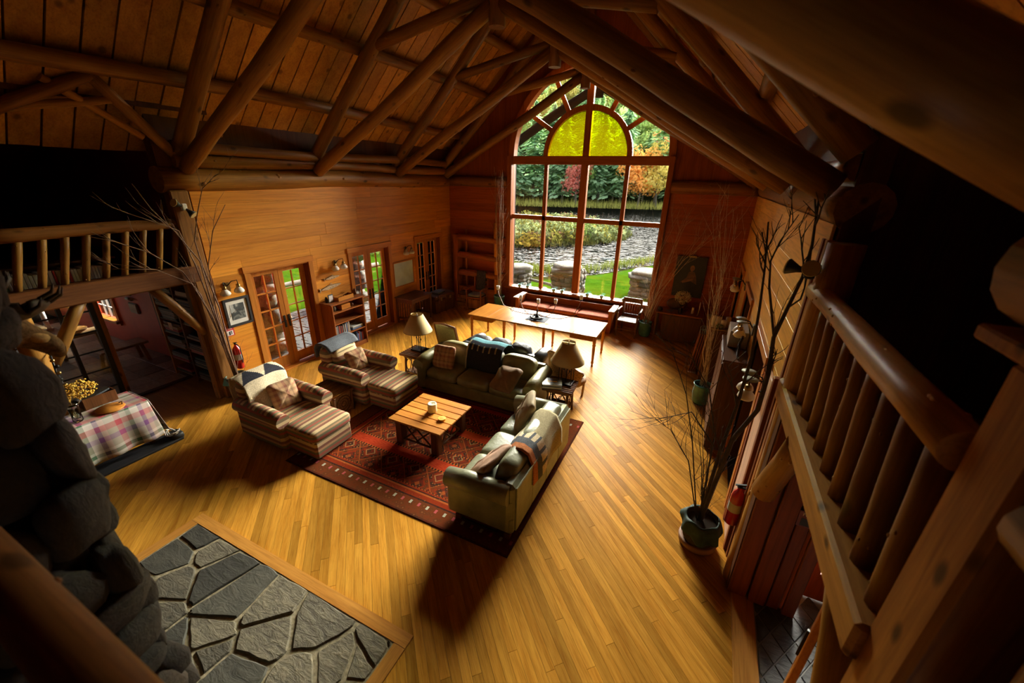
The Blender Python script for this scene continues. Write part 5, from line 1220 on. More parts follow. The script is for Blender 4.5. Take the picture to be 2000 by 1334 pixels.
# green upholstered chair and wicker chair
gc = thing('upholstered_rocker', 'chair with green upholstered back between lamp and long table', 'chair', (-4.56, 6.72, 0), -.12)
R = Matrix.Rotation(math.radians(10), 3, 'X')
MB().box((0, -.18, .70), (.54, .05, .64), .02, R=R).build('back_upholstery', m_green_up, gc)
for s in (-1, 1):
    MB().bar((s * .28, .0, .0), (s * .28, -.25, 1.03), .04, .05, .006).build('back_post', m_walnutZ, gc); MB().path([(s * .28, -.1, .62), (s * .30, .2, .64), (s * .30, .38, .60), (s * .29, .36, .3), (s * .28, .34, 0)], .022, 7).build('arm', m_walnutZ, gc)
MB().path([(-.28, -.25, 1.03), (0, -.26, 1.06), (.28, -.25, 1.03)], .022, 8).build('crest_rail', m_walnutZ, gc); MB().cush((0, .12, .40), (.54, .52, .14), .3, e2=.5).build('seat', m_green_up, gc)
wk = thing('wicker_chair', 'round-backed dark wicker chair behind the right table lamp', 'chair', (-1.92, 6.72, 0), -.55)
def wfn(u, v):
    a = PI * (1.0 + u) ; r = .34 + .05 * v; k = math.sin(PI * u); return (r * math.cos(a), r * math.sin(a) * .95 - .05, .34 + v * (.28 + .36 * k ** 1.5))
MB().grid(wfn, 26, 10).build('woven_back', m_wick, wk, solid=.03)
MB().path([wfn(i / 24, 1.0) for i in range(25)], .03, 8).build('rolled_rim', m_wick, wk); MB().lathe([(.30, .30), (.33, .34), (.31, .40), (0, .42)], n=22).build('seat', m_wick, wk)
for a in (.8, 2.34, 3.9, 5.5): MB().cyl((.27 * math.cos(a), .27 * math.sin(a), 0), (.29 * math.cos(a), .29 * math.sin(a), .34), .022).build('leg', m_wick, wk)
MB().cush((0, .02, .45), (.46, .44, .1), .5, e2=.6).build('seat_pad', m_brown, wk)

# ---------------------------------------------------------------- long drop-leaf table with turned legs, wheel candelabra
lt = thing('long_table', 'long honey coloured table with turned legs facing the big window', 'table', (-3.40, 8.60, 0))
for k in range(6): MB().box((-1.62 + (k + .5) * .54, 0, .735), (.538, 1.06, .03), .004).build('top_board', m_honey, lt)
for s in (-1, 1):
    MB().box((s * 1.28, -.42, .655), (.56, .025, .13)).build('apron', m_honey, lt); MB().box((s * 1.28, .42, .655), (.56, .025, .13)).build('apron', m_honey, lt); MB().box((s * 1.56, 0, .655), (.025, .82, .13)).build('apron', m_honey, lt); MB().box((s * 1.0, 0, .655), (.025, .82, .13)).build('apron', m_honey, lt)
LP_ = [(.038, .72), (.04, .56), (.028, .54), (.042, .50), (.03, .47), (.036, .42), (.026, .12), (.034, .09), (.022, .05), (.026, 0)]
for x, y in ((-1.56, -.42), (-1.56, .42), (1.56, -.42), (1.56, .42), (-.70, -.34), (-.66, .20), (.30, -.24), (.36, .26)): MB().lathe([(r, z) for r, z in reversed(LP_)], (x, y, 0), 12).build('leg', m_honeyZ, lt)
mt_ = MB().box((-3.36, 8.60, .752), (.5, .42, .004)).build('table_mat', m_slateb); mt_.rotation_euler = (0, 0, .0); tag(mt_, 'dark square mat under the candelabra', 'mat')
cb = thing('candelabra', 'wrought iron candelabra on a small wheel, on the long table', 'candelabra', (-3.38, 8.58, .755))
m_iron = plain('rust_iron', (.10, .05, .03), .55, .7)
b = MB(); b.path([(.145 * math.cos(a * PI / 12), .145 * math.sin(a * PI / 12), .035) for a in range(25)], .022, 8); b.build('wheel_rim', m_black, cb)
for k in range(6): MB().bar((0, 0, .035), (.14 * math.cos(k * PI / 3), .14 * math.sin(k * PI / 3), .035), .018, .018).build('spoke', m_black, cb)
MB().lathe([(.045, .0), (.045, .08), (.02, .1), (.014, .22), (0, .24)], n=12).build('hub', m_black, cb)
CUPS = [(-1.06, .60), (-.44, .45), (.02, .42), (.45, .48), (1.05, .66)]
for x, z in CUPS:
    y = .0; sg = 1 if x > 0 else -1
    if abs(x) < .1: pts = [(0, 0, .1), (.02, .02, .2), (-.02, 0, .28), (x, 0, z - .06)]
    else: pts = [(0, 0, .12), (x * .25, 0, .07), (x * .55, 0, .09), (x * .85, 0, .20), (x * .98, 0, z - .14), (x, 0, z - .05)]
    MB().path(pts, .008, 6).build('arm', m_iron, cb)
    if abs(x) > .1: MB().path([(x * .62 + .045 * math.cos(a * PI / 7) , 0, .13 + .045 * math.sin(a * PI / 7)) for a in range(13)], .006, 5).build('scroll', m_iron, cb)
    MB().lathe([(.035, z - .05), (.03, z - .035)], (x, 0, 0), 12).build('drip_pan', m_iron, cb); MB().lathe([(.022, z - .034), (.04, z), (.04, z + .07), (.036, z + .07), (.03, z - .03)], (x, 0, 0), 14).build('glass_cup', m_white, cb)

# ---------------------------------------------------------------- window bench, cushions, votives
bn = thing('window_bench', 'low red-brown bench with board arms under the arched window', 'bench', (-3.37, 10.72, 0))
MB().box((0, -.02, .17), (2.66, .56, .30), .01).build('seat_box', m_frameX, bn); MB().box((0, .28, .36), (2.7, .05, .52), .006).build('back', m_frameX, bn)
for s in (-1, 1):
    MB().box((s * 1.38, -.02, .31), (.10, .62, .62), .01).build('arm_panel', m_frame, bn); MB().box((s * 1.40, -.04, .635), (.16, .68, .035), .008).build('arm_board', m_cherryY, bn)
m_flor = NT('rust_floral_print'); _co = m_flor.n('ShaderNodeTexCoord').outputs['Object']; _v = m_flor.n('ShaderNodeTexVoronoi', {'Vector': _co, 'Scale': 17.0}).outputs['Distance']; _n = m_flor.n('ShaderNodeTexNoise', {'Vector': _co, 'Scale': 9.0, 'Detail': 4.0}).outputs[0]
m_flor.base(m_flor.mix(_n, m_flor.ramp(_v, [(0, (.62, .36, .14)), (.25, (.50, .14, .04)), (.5, (.34, .05, .03)), (.8, (.55, .22, .07))]), (.42, .10, .04))); m_flor.set(Roughness=.9); m_flor = m_flor.m
for k, nm in enumerate(('left', 'middle', 'right')): o = MB().cush((0, 0, 0), (.875, .54, .13), .2, e2=.45, nu=24).build('bench_cushion', m_flor, None, loc=(-3.37 + (k - 1) * .88, 10.69, .385)); tag(o, 'rust floral cushion at the %s of the window bench' % nm, 'cushion')
for k, x in enumerate((-5.05, -4.78, -3.92, -3.66, -2.88, -2.46, -1.83)):
    o = MB().lathe([(.03, 0), (.05, .03), (.058, .09), (.053, .09), (.035, .02), (0, .012)], n=14).build('glass_votive', m_aqua, None, loc=(x, 11.22, .728)); tag(o, 'aqua glass votive on the window sill, %s from the left' % ('first', 'second', 'third', 'fourth', 'fifth', 'sixth', 'seventh')[k], 'candle holder', 'votives on the window sill')
sc_ = thing('slat_armchair', 'dark slat-backed armchair right of the window bench', 'chair', (-1.53, 10.60, 0), -.05)
for s in (-1, 1):
    MB().bar((s * .25, -.22, 0), (s * .26, -.22, .66), .04, .04, .004).build('front_leg', m_walnutZ, sc_); MB().bar((s * .20, .22, 0), (s * .24, .26, .92), .04, .045, .004).build('back_leg', m_walnutZ, sc_)
    MB().path([(s * .27, .22, .70), (s * .29, 0, .69), (s * .28, -.26, .66)], [.024, .03, .035], 8, flat=.6).build('arm', m_walnut, sc_)
MB().box((0, -.01, .43), (.52, .50, .045), .014).build('seat', m_walnut, sc_); MB().box((0, .26, .90), (.5, .035, .13), .01).build('crest_rail', m_walnut, sc_); MB().box((0, .24, .5), (.44, .03, .05)).build('lower_rail', m_walnut, sc_)
for k in range(7): MB().bar((-.18 + k * .06, .235, .5), (-.2 + k * .0667, .255, .86), .028, .012).build('back_slat', m_walnutZ, sc_)
MB().bar((-.25, -.2, .2), (.25, -.2, .2), .02, .03).build('stretcher', m_walnut, sc_)

# ---------------------------------------------------------------- pots of bare branches
LIM = [-9, 9, -9, 9]
def twigs(b, p, d, L, r, depth, rg, drop=.0):
    pts = [Vector(p)]; n = 4; d = Vector(d).normalized()
    for i in range(n):
        d = (d + Vector((rg.uniform(-.2, .2), rg.uniform(-.12, .12), rg.uniform(-.1, .16) - drop))).normalized(); q_ = pts[-1] + d * L / n; pts.append(Vector((min(max(q_.x, LIM[0]), LIM[1]), min(max(q_.y, LIM[2]), LIM[3]), q_.z)))
    b.path(pts, [r * (1 - .6 * i / n) for i in range(n + 1)], 5 if r > .006 else 4)
    if depth > 0:
        for k in range(rg.randint(2, 4)):
            i = rg.randint(1, n); sd = (d + Vector((rg.uniform(-.9, .9), rg.uniform(-.5, .5), rg.uniform(-.1, .7)))).normalized(); twigs(b, pts[i], sd, L * rg.uniform(.4, .65), r * .5, depth - 1, rg, drop)
def branch(parent, pts, r, mat, rg, depth=1, side=5, sl=.45, ysc=1.0):
    b = MB(); pts = [Vector(p) for p in pts]; n = len(pts)
    b.path(pts, [r * (1 - .72 * i / (n - 1)) for i in range(n)], 7)
    for k in range(side):
        i = rg.randint(1, n - 1); f = rg.random(); p = pts[i - 1].lerp(pts[i], f); d = (pts[i] - pts[i - 1]).normalized() + Vector((rg.uniform(-.8, .8), rg.uniform(-.8, .8) * ysc, rg.uniform(-.1, .6))); twigs(b, p, d, sl * rg.uniform(.5, 1.1), r * .35, depth, rg)
    return b.build('branch', mat, parent)
def pot(name, label, loc, prof, mat, fill=.8):
    t = thing(name, label, 'plant', loc); MB().lathe(prof, n=24).build('pot', mat, t); zt = max(z for r, z in prof); rt = [r for r, z in prof if z == zt][0]
    MB().lathe([(rt * .92, zt * .86), (0, zt * .9)], n=20, caps=False).build('soil', m_soil, t); return t
GP = [(.12, 0), (.15, .05), (.17, .22), (.16, .36), (.175, .40), (.15, .40), (.14, .34)]
rg = random.Random(41); rel = lambda P, o: [(p[0] - o[0], p[1] - o[1], p[2] - o[2]) for p in P]
LIM[:] = [-1.2, .35, -.9, .34]; o_ = (-5.56, 10.83, 0); pl = pot('potted_branches', 'teal pot of tall bare birch twigs at the left edge of the window', o_, [(.11, 0), (.13, .05), (.17, .42), (.18, .48), (.155, .48), (.14, .4)], m_glaze)
for k in range(11): twx = rg.uniform(-.25, .12); branch(pl, [(rg.uniform(-.06, .06), rg.uniform(-.05, .05), .4), (twx * .4, rg.uniform(-.1, .1), 1.4), (twx, rg.uniform(-.1, .1), 2.5), (twx * rg.uniform(.2, 1.3), rg.uniform(-.15, .1), rg.uniform(3.1, 4.1))], rg.uniform(.006, .011), m_twigl, rg, 0, 6, .5, .3)
LIM[:] = [-.9, 1.85, -.9, .42]; o_ = (-1.10, 10.75, 0); pl = pot('potted_branches', 'green glazed pot of bare branches right of the slat armchair', o_, GP, m_glaze)
for k in range(12): a = rg.uniform(.0, 1.3); branch(pl, [(rg.uniform(-.08, .08), 0, .35), (a * .2 + rg.uniform(-.06, .08), rg.uniform(-.1, .05), 1.2), (a * .62 + rg.uniform(-.14, .14), rg.uniform(-.2, .1), 2.1), (a * 1.15 + rg.uniform(-.1, .1), rg.uniform(-.25, .1), rg.uniform(2.5, 3.4))], rg.uniform(.005, .009), m_twigl, rg, 1, 6, .6, .3)
LIM[:] = [-1.2, .29, -.9, .9]; o_ = (.52, 4.09, 0); pl = thing('potted_branches', 'dark basket with green cloth holding tall bare branches, right foreground', 'plant', o_)
MB().lathe([(.17, 0), (.20, .02), (.21, .08), (.19, .09)], n=26).build('saucer', plain('terracotta_saucer', (.32, .16, .08), .5), pl); MB().lathe([(.15, .04), (.175, .12), (.185, .36), (.17, .37), (.16, .3)], n=24).build('basket', plain('dark_basket_weave', (.07, .055, .03), .8, var=.5, scale=60, bump=.6), pl); MB().lathe([(.165, .32), (0, .34)], n=18, caps=False).build('soil', m_soil, pl)
def clothfn(u, v): a = 2 * PI * u; r = .165 + .055 * v ** .5 + .022 * math.sin(7 * a) * v; return (r * math.cos(a), r * math.sin(a), .385 - v * (.13 + .09 * math.sin(a + 2.6)) + .012 * math.sin(5 * a))
MB().grid(clothfn, 44, 8).build('green_cloth', plain('green_cloth_wrap', (.022, .055, .04), .7, var=.5, scale=14), pl, solid=.006)
BR = {'A': ([(.49, 4.1, .3), (.52, 4.1, 1.3), (.56, 4.1, 1.86), (.57, 4.1, 2.37), (.53, 4.1, 2.87), (.49, 4.1, 3.23), (.43, 4.1, 3.6)], .022),
      'B': ([(.5, 4.09, .3), (.59, 4.05, 1.48), (.73, 4.05, 1.88), (.73, 4.05, 2.27), (.69, 4.05, 2.62), (.73, 4.05, 2.91), (.77, 4.05, 3.18), (.77, 4.05, 3.44), (.74, 4.0, 3.6), (.70, 3.98, 3.9)], .026),
      'C': ([(.70, 4.06, 2.6), (.56, 4.1, 3.06), (.52, 4.1, 3.28), (.55, 4.1, 3.45), (.63, 4.1, 3.67)], .012), 'D': ([(.49, 4.12, .3), (.44, 4.15, 1.43), (.29, 4.15, 1.94), (.07, 4.15, 2.24), (-.14, 4.15, 2.31)], .010),
      'E': ([(.47, 4.1, .3), (.24, 4.1, 1.33), (.09, 4.1, 1.85), (-.11, 4.1, 2.28), (-.31, 4.1, 2.46)], .008), 'F': ([(.47, 4.1, .3), (.25, 4.1, 1.06), (.01, 4.1, 1.39), (-.16, 4.1, 1.47)], .008), 'G': ([(.46, 4.13, 1.3), (.18, 4.2, 1.61), (-.16, 4.2, 1.41)], .010)}
for k, (P, r) in BR.items(): branch(pl, rel(P, o_), r, m_twigd, rg, 1, 9 if k in 'ABC' else 10, .42 if k in 'ABC' else .5, .4)
for k in range(4): a = rg.uniform(-.5, .05); branch(pl, [(0, 0, .3), (a * .4, .05, 1.0), (a, .1, 1.7)], .006, m_twigd, rg, 1, 7, .5, .4)
LIM[:] = [-.2, 1.3, -1.8, .9]; o_ = (-7.33, 3.80, 0); pl = pot('potted_branches', 'dark teal-lined pot of tall twisted branches beside the corner post', o_, [(.14, 0), (.17, .04), (.20, .3), (.21, .42), (.18, .42), (.17, .36)], plain('mossy_pot', (.08, .07, .04), .5, var=.5, scale=9))
MB().grid(lambda u, v: ((.19 + .05 * v + .02 * math.sin(12 * PI * u)) * math.cos(2 * PI * u), (.19 + .05 * v + .02 * math.sin(12 * PI * u)) * math.sin(2 * PI * u), .43 - .12 * v), 40, 5).build('teal_wrap', plain('teal_foil', (.06, .22, .19), .35), pl, solid=.006)
LBR = [[(-7.3, 3.78, .35), (-7.36, 3.75, .89), (-7.38, 3.66, 1.54), (-7.40, 3.60, 1.99), (-7.42, 3.45, 2.4), (-7.42, 3.1, 2.75), (-7.40, 2.75, 2.95), (-7.38, 2.5, 3.05)], [(-7.28, 3.78, .35), (-7.30, 3.78, .9), (-7.25, 3.75, 1.76), (-7.35, 3.72, 2.44), (-7.38, 3.72, 2.85), (-7.09, 3.7, 3.26), (-6.79, 3.7, 3.64), (-6.45, 3.75, 3.85)],
       [(-7.28, 3.78, .35), (-7.24, 3.70, 1.0), (-7.24, 3.65, 1.87), (-7.19, 3.62, 2.56), (-7.3, 3.45, 3.02), (-7.33, 3.25, 3.35), (-7.3, 3.1, 3.7)], [(-7.34, 3.8, .35), (-7.40, 3.78, .86), (-7.38, 3.76, 1.63), (-7.25, 3.75, 2.45), (-6.88, 3.75, 3.04), (-6.41, 3.75, 3.44)], [(-7.32, 3.75, .35), (-7.32, 3.7, 1.4), (-7.34, 3.62, 2.47), (-7.3, 3.5, 3.03), (-7.34, 3.2, 3.2), (-7.34, 2.9, 3.35)], [(-7.32, 3.75, .35), (-7.33, 3.65, 1.6), (-7.36, 3.5, 2.2), (-7.38, 3.1, 2.5), (-7.4, 2.6, 2.6)]]
for P in LBR: branch(pl, rel(P, o_), .015, m_twigp, rg, 1, 7, .5, .6)
LIM[:] = [-1.1, .36, -.7, .9]; o_ = (.42, 7.58, 0); pl = pot('potted_branches', 'teal pot of pale vines and twigs by the dark cabinet on the right wall', o_, GP, m_glaze)
for k in range(10): a = rg.uniform(-.5, .12); branch(pl, [(rg.uniform(-.08, .08), rg.uniform(-.06, .06), .3), (a * .1 + rg.uniform(-.09, .1), rg.uniform(-.1, .1), 1.0), (a * .2 + rg.uniform(-.1, .12), rg.uniform(-.15, .15), 1.6), (a * .4 + rg.uniform(-.12, .1), rg.uniform(-.15, .15), 2.3), (a * .9, rg.uniform(-.3, .3), rg.uniform(2.7, 3.9))], rg.uniform(.005, .010), m_twigl, rg, 0, 7, .55, .5)

# ---------------------------------------------------------------- dark side table, flowers, portrait at the far right
st = thing('dark_cabinet_table', 'low dark cupboard table under the portrait', 'table', (-.32, 10.78, 0), 0)
MB().box((0, 0, .78), (1.14, .58, .03), .006).build('top', m_cherry, st); MB().box((.08, .02, .42), (.92, .5, .68), .006).build('cupboard', m_dark, st)
for x in (-.52, .52):
    for y in (-.24, .24): MB().box((x, y, .38), (.05, .05, .76), .004).build('leg', m_walnutZ, st)
for x in (-.14, .3): MB().box((x, -.235, .42), (.40, .02, .6), .006).build('door_panel', m_walnutZ, st)
vs_ = thing('flower_vase', 'clear glass vase of cream dried flowers on the dark cupboard table', 'vase', (-.30, 10.62, .796)); MB().lathe([(.045, 0), (.05, .02), (.05, .2), (.06, .24), (.054, .24), (.044, .02), (0, .015)], n=18).build('glass', m_clear, vs_)
def bloom(t, n, c, R, mat, rg, s=.022, sq=.8):
    b = MB()
    for k in range(n):
        d = Vector((rg.gauss(0, 1), rg.gauss(0, 1), rg.gauss(.2, .8))).normalized(); p = Vector(c) + Vector((d.x, d.y, d.z * sq)) * R * rg.uniform(.6, 1.05); b.cush(p, (s, s, s * .7), 1, nu=5, nv=3)
    o = b.build('blossoms', mat, t); o['kind'] = 'stuff'; return o
bloom(vs_, 420, (0, 0, .42), .2, plain('cream_blossom', (.62, .54, .32), .8), rg); b = MB()
for k in range(12): a = rg.uniform(0, 6.28); b.path([(0, 0, .03), (.02 * math.cos(a), .02 * math.sin(a), .22), (.15 * math.cos(a), .15 * math.sin(a), .42)], .003, 4)
b.build('stems', m_olive, vs_)
small_jar(-.78, 10.66, .796, .06, .08, m_blackp, 'black telephone-like pot at the left end of the dark cupboard table', 'pot'); o = MB().lathe([(.05, 0), (.09, .015), (.095, .02), (.05, .008), (0, .008)], n=18).build('dish', m_tin, None, loc=(-.56, 10.70, .796)); tag(o, 'small shallow dish left of the glass vase', 'dish')
o = MB().cush((0, 0, 0), (.5, .16, .3), .8, nu=14, nv=8).build('dark_basket', m_walnut, None, loc=(-.42, 10.93, .946)); tag(o, 'dark rounded basket behind the glass vase', 'basket')
ch = thing('candlestick', 'slim candlestick at the right end of the dark cupboard table', 'candle', (.12, 10.66, .796)); MB().lathe([(.045, 0), (.02, .02), (.012, .1), (.022, .14)], n=12).build('stick', m_brass, ch); MB().cyl((0, 0, .14), (0, 0, .34), .012).build('taper', m_wax, ch)
ch = thing('candlestick', 'thick cream candle beside the slim candlestick', 'candle', (-.02, 10.70, .796)); MB().lathe([(.04, 0), (.045, .02)], n=12).build('dish', m_tin, ch); MB().cyl((0, 0, .02), (0, 0, .17), .03).build('wax', m_wax, ch)
pt = thing('dark_portrait', 'dark framed portrait of a seated woman on the far wall at right', 'painting', (-.26, FY - .03, 1.62))
m_canv = NT('dark_canvas'); _co = m_canv.n('ShaderNodeTexCoord').outputs['Object']; m_canv.base(m_canv.ramp(m_canv.n('ShaderNodeTexNoise', {'Vector': _co, 'Scale': 3.0, 'Detail': 5.0}).outputs[0], [(.3, (.006, .005, .004)), (.7, (.028, .018, .010))])); m_canv.set(Roughness=.5); m_canv = m_canv.m
MB().box((0, -.02, 0), (.72, .04, 1.04), .006).build('canvas', m_canv, pt)
m_flesh = plain('painted_flesh', (.22, .10, .035), .6, var=.3, scale=20); m_shawl = plain('painted_shawl', (.13, .06, .02), .6, var=.4, scale=14)
b = MB(); b.prism([(.04 + .055 * math.cos(a * PI / 8), .23 + .075 * math.sin(a * PI / 8)) for a in range(16)], -.044, -.041, 'Y'); b.build('painted_face', m_flesh, pt)
MB().prism([(-.2, -.16), (-.06, -.02), (-.03, .12), (.03, .16), (.11, .13), (.16, .02), (.2, -.18), (.05, -.10)], -.0425, -.041, 'Y').build('painted_shawl', m_shawl, pt); MB().prism([(-.16, -.12), (.08, -.03), (.10, -.08), (-.14, -.17)], -.044, -.0425, 'Y').build('painted_arm', m_flesh, pt)
MB().box((.0, -.07, .53), (.18, .08, .05), .008).build('picture_light', m_brass, pt)

# ---------------------------------------------------------------- wall pieces on the left: framed print, fish, sconces, extinguishers
fp = thing('framed_print', 'black framed landscape print with pale mat beside the first glass door', 'picture', (LX + .012, 4.20, 1.505))
for s in (-1, 1): MB().box((.012, s * .21, 0), (.03, .045, .52), .004).build('frame_side', m_blackp, fp); MB().box((.012, 0, s * .24), (.03, .40, .045), .004).build('frame_side', m_blackp, fp)
MB().box((.004, 0, 0), (.008, .40, .46)).build('mat_board', plain('mat_board', (.62, .60, .52), .7), fp)
m_land = NT('landscape_print'); _co = m_land.n('ShaderNodeTexCoord').outputs['Object']; _s = m_land.n('ShaderNodeSeparateXYZ', {0: _co}); _n = m_land.n('ShaderNodeTexNoise', {'Vector': _co, 'Scale': 9.0, 'Detail': 5.0}).outputs[0]
_h = m_land.math('ADD', m_land.math('MULTIPLY', _s.outputs[2], 2.0), m_land.math('ADD', m_land.math('MULTIPLY', _s.outputs[1], -1.3), m_land.math('MULTIPLY', _n, .9)))
m_land.base(m_land.ramp(_h, [(.0, (.20, .22, .20)), (.18, (.05, .06, .055)), (.3, (.16, .17, .15)), (.42, (.02, .025, .025)), (.62, (.05, .06, .06)), (.68, (.32, .33, .30)), (.9, (.45, .45, .42))])); m_land = m_land.m
MB().box((.006, 0, .005), (.01, .25, .29)).build('print', m_land, fp)
def fish(label, y, z, L, tilt):
    t = thing('carved_fish', label, 'ornament', (LX + .012, y, z)); t.rotation_euler = (tilt, 0, 0)
    n = 14; P = []
    for i in range(n + 1): u = i / n; P.append((-L / 2 + L * u, .16 * L * math.sin(PI * (u * .86 + .12)) ** .8 * (.55 + .45 * min(1, u * 3))))
    poly = [(y_, -h * .55) for y_, h in P] + [(y_, h * .5) for y_, h in reversed(P)]
    MB().prism(poly, 0, .03, 'X', b=.008).build('body', m_fishm, t); MB().prism([(-L * .46, 0), (-L * .60, .10 * L), (-L * .55, 0), (-L * .60, -.10 * L)], .004, .018, 'X').build('tail', m_fishm, t)
    MB().prism([(-.05 * L, .12 * L), (.02 * L, .15 * L), (.10 * L, .10 * L)], .006, .018, 'X').build('fin', m_fishm, t)
m_fishm = plain('carved_fish_paint', (.42, .28, .14), .6, var=.6, scale=34)
fish('smaller carved wooden fish on the wall above the bookcase', 6.38, 1.70, .40, .04); fish('larger carved wooden fish just above the bookcase', 6.31, 1.50, .55, .08)
def sconce(label, loc, d, swing):
    # two-arm lamp; d = +1 reaches along +X, -1 along -X
    t = thing('wall_sconce', label, 'lamp', loc); b = MB(); b.box((d * .012, 0, 0), (.024, .10, .16), .006); b.build('wall_plate', m_tin if d < 0 else m_brass, t)
    for s in (-1, 1):
        x, y = d * swing[0], s * swing[1]
        MB().path([(d * .02, 0, .02), (d * .07, y * .5, .10), (x, y, .12), (x, y, .04)], .008, 6).build('arm', m_black, t)
        MB().lathe([(.0, .055), (.03, .05), (.035, .0), (.02, -.01)], (x, y, 0), 14).build('socket', m_brass, t); MB().lathe([(.03, .0), (.075, -.05), (.085, -.085), (.06, -.11), (.0, -.115)], (x, y, 0), 18).build('glass_shade', m_white, t)
        if d < 0: MB().lathe([(0, .13), (.075, .125), (.075, .118), (0, .115)], (x, y, 0), 18).build('cap_disc', m_tin, t)
sconce('twin-shade wall sconce above the framed print', (LX, 4.12, 1.98), 1, (.14, .12)); sconce('twin-shade wall sconce between the first two glass doors', (LX, 6.52, 1.98), 1, (.14, .12)); sconce('twin-shade wall sconce above the pale chart', (LX, 8.95, 1.96), 1, (.14, .12))
sconce('nearest twin-shade sconce on the right wall, by the pale strip', (RX, 4.52, 1.90), -1, (.19, .10)); sconce('middle twin-shade sconce on the right wall', (RX, 6.55, 1.90), -1, (.18, .10)); sconce('farthest twin-shade sconce on the right wall, near the portrait', (RX, 9.05, 2.0), -1, (.19, .10))
def extinguisher(label, loc):
    t = thing('fire_extinguisher', label, 'extinguisher', loc); MB().lathe([(.05, 0), (.065, .015), (.065, .36), (.05, .42), (.025, .45), (.022, .48)], n=20).build('cylinder', m_fire, t); MB().lathe([(.0662, .18), (.0662, .29)], n=20, caps=False).build('label_band', m_paper, t)
    b = MB(); b.bar((-.05, 0, .50), (.06, 0, .53), .02, .012); b.bar((-.03, 0, .485), (.07, 0, .485), .02, .012); b.cyl((0, 0, .46), (0, 0, .51), .018); b.build('valve_handle', m_black, t); MB().path([(.03, 0, .49), (.08, .02, .44), (.075, .03, .2), (.07, .02, .12)], .009, 6).build('hose', m_blackp, t)
extinguisher('red fire extinguisher on the left wall behind the branches', (LX + .075, 3.98, .46)); extinguisher('red fire extinguisher on the right corner post above the basket', (RX - .07, 4.06, .46))
def text(name, body, size, loc, rot, mat, parent, ext=.002):
    c = bpy.data.curves.new(name, 'FONT'); c.body = body; c.size = size; c.align_x = 'CENTER'; c.align_y = 'CENTER'; c.extrude = ext
    q = bpy.data.objects.new('text_source', c); COL.objects.link(q); bpy.context.view_layer.update()
    me = bpy.data.meshes.new_from_object(q.evaluated_get(bpy.context.evaluated_depsgraph_get())); bpy.data.objects.remove(q); me.materials.clear(); me.materials.append(mat)
    o = bpy.data.objects.new(name, me); COL.objects.link(o); o.parent = parent; o.location = loc; o.rotation_euler = rot; return o
m_signr = plain('sign_red', (.50, .03, .03), .5); m_signw = plain('sign_white', (.75, .72, .68), .5)
fs_ = thing('fire_sign', 'small red fire sign on the left wall above the extinguisher', 'sign', (LX + .006, 3.98, 1.18)); MB().box((.003, 0, 0), (.006, .16, .18), .001).build('plate', m_signr, fs_); MB().box((.0075, 0, -.03), (.003, .11, .09)).build('pictogram_panel', m_signw, fs_); text('lettering', 'FIRE', .05, (.007, 0, .055), (PI / 2, 0, PI / 2), m_signw, fs_)
b = MB(); b.box((.0098, -.01, -.035), (.002, .03, .06)); b.box((.0098, .01, -.005), (.002, .05, .012)); b.box((.0098, .025, -.03), (.002, .014, .05)); b.build('pictogram', m_blackp, fs_)
fs_ = thing('fire_sign', 'dim red fire sign on the dark entry wall at lower right', 'sign', (1.23, 3.562, 1.17)); MB().box((0, -.003, 0), (.13, .006, .17), .001).build('plate', plain('sign_dull_red', (.18, .03, .025), .5), fs_); text('lettering', 'FIRE', .045, (0, -.007, .05), (PI / 2, 0, 0), m_signw, fs_); MB().box((0, -.0075, -.03), (.08, .003, .08)).build('pictogram_panel', m_blackp, fs_)

# ---------------------------------------------------------------- right wall: pale strip with latch, dark cabinets, candles, folded chairs
pc = thing('pale_cupboard_door', 'tall pale pine cupboard door with an iron latch on the right wall', 'door', (RX - .018, 4.40, 0)); MB().box((0, 0, 1.06), (.03, .40, 2.1), .004).build('leaf', wood('pale_pine', (.85, .58, .42), (.70, .44, .29), 'Z', 6, .5, .05, 0, .03), pc)
for s in (-1, 1): MB().box((-.006, s * .24, 1.1), (.045, .07, 2.2), .004).build('trim_strip', m_reddoor, pc)
b = MB(); b.box((-.02, .06, 1.86), (.014, .03, .30), .004); b.bar((-.03, .06, 1.9), (-.07, .02, 1.9), .012, .012); b.build('latch', m_black, pc)
cbn = thing('tall_dark_cabinet', 'tall dark red cabinet on the right wall between two doorways', 'cabinet', (.69, 6.66, 0)); MB().box((0, 0, .75), (.32, 1.1, 1.5), .008).build('carcass', m_walnutZ, cbn); MB().box((-.0, 0, 1.515), (.36, 1.16, .035), .006).build('top', m_walnut, cbn); MB().box((-.17, -.27, .8), (.02, .5, 1.3), .006).build('door_panel', m_walnutZ, cbn); MB().box((-.17, .27, .8), (.02, .5, 1.3), .006).build('door_panel', m_walnutZ, cbn)
for y in (-.05, .05): MB().cush((-.19, y, .85), (.03, .03, .03), 1, nu=8, nv=5).build('knob', m_brass, cbn)
o = MB().box((0, 0, .13), (.26, .5, .26), .006).build('pale_box', plain('pale_card', (.36, .32, .27), .8), None, loc=(.70, 6.92, 1.535)); tag(o, 'pale cardboard box on the tall dark cabinet', 'box')
tr = thing('folding_stand', 'dark folded trestle stand on the tall cabinet', 'stand', (.70, 6.40, 1.535))
for s in (-1, 1): MB().bar((0, -.18 * s, .0), (0, .18 * s, .34), .03, .03).build('leg', m_blackp, tr)
MB().bar((0, -.2, .02), (0, .2, .02), .03, .03).build('foot_rail', m_blackp, tr)
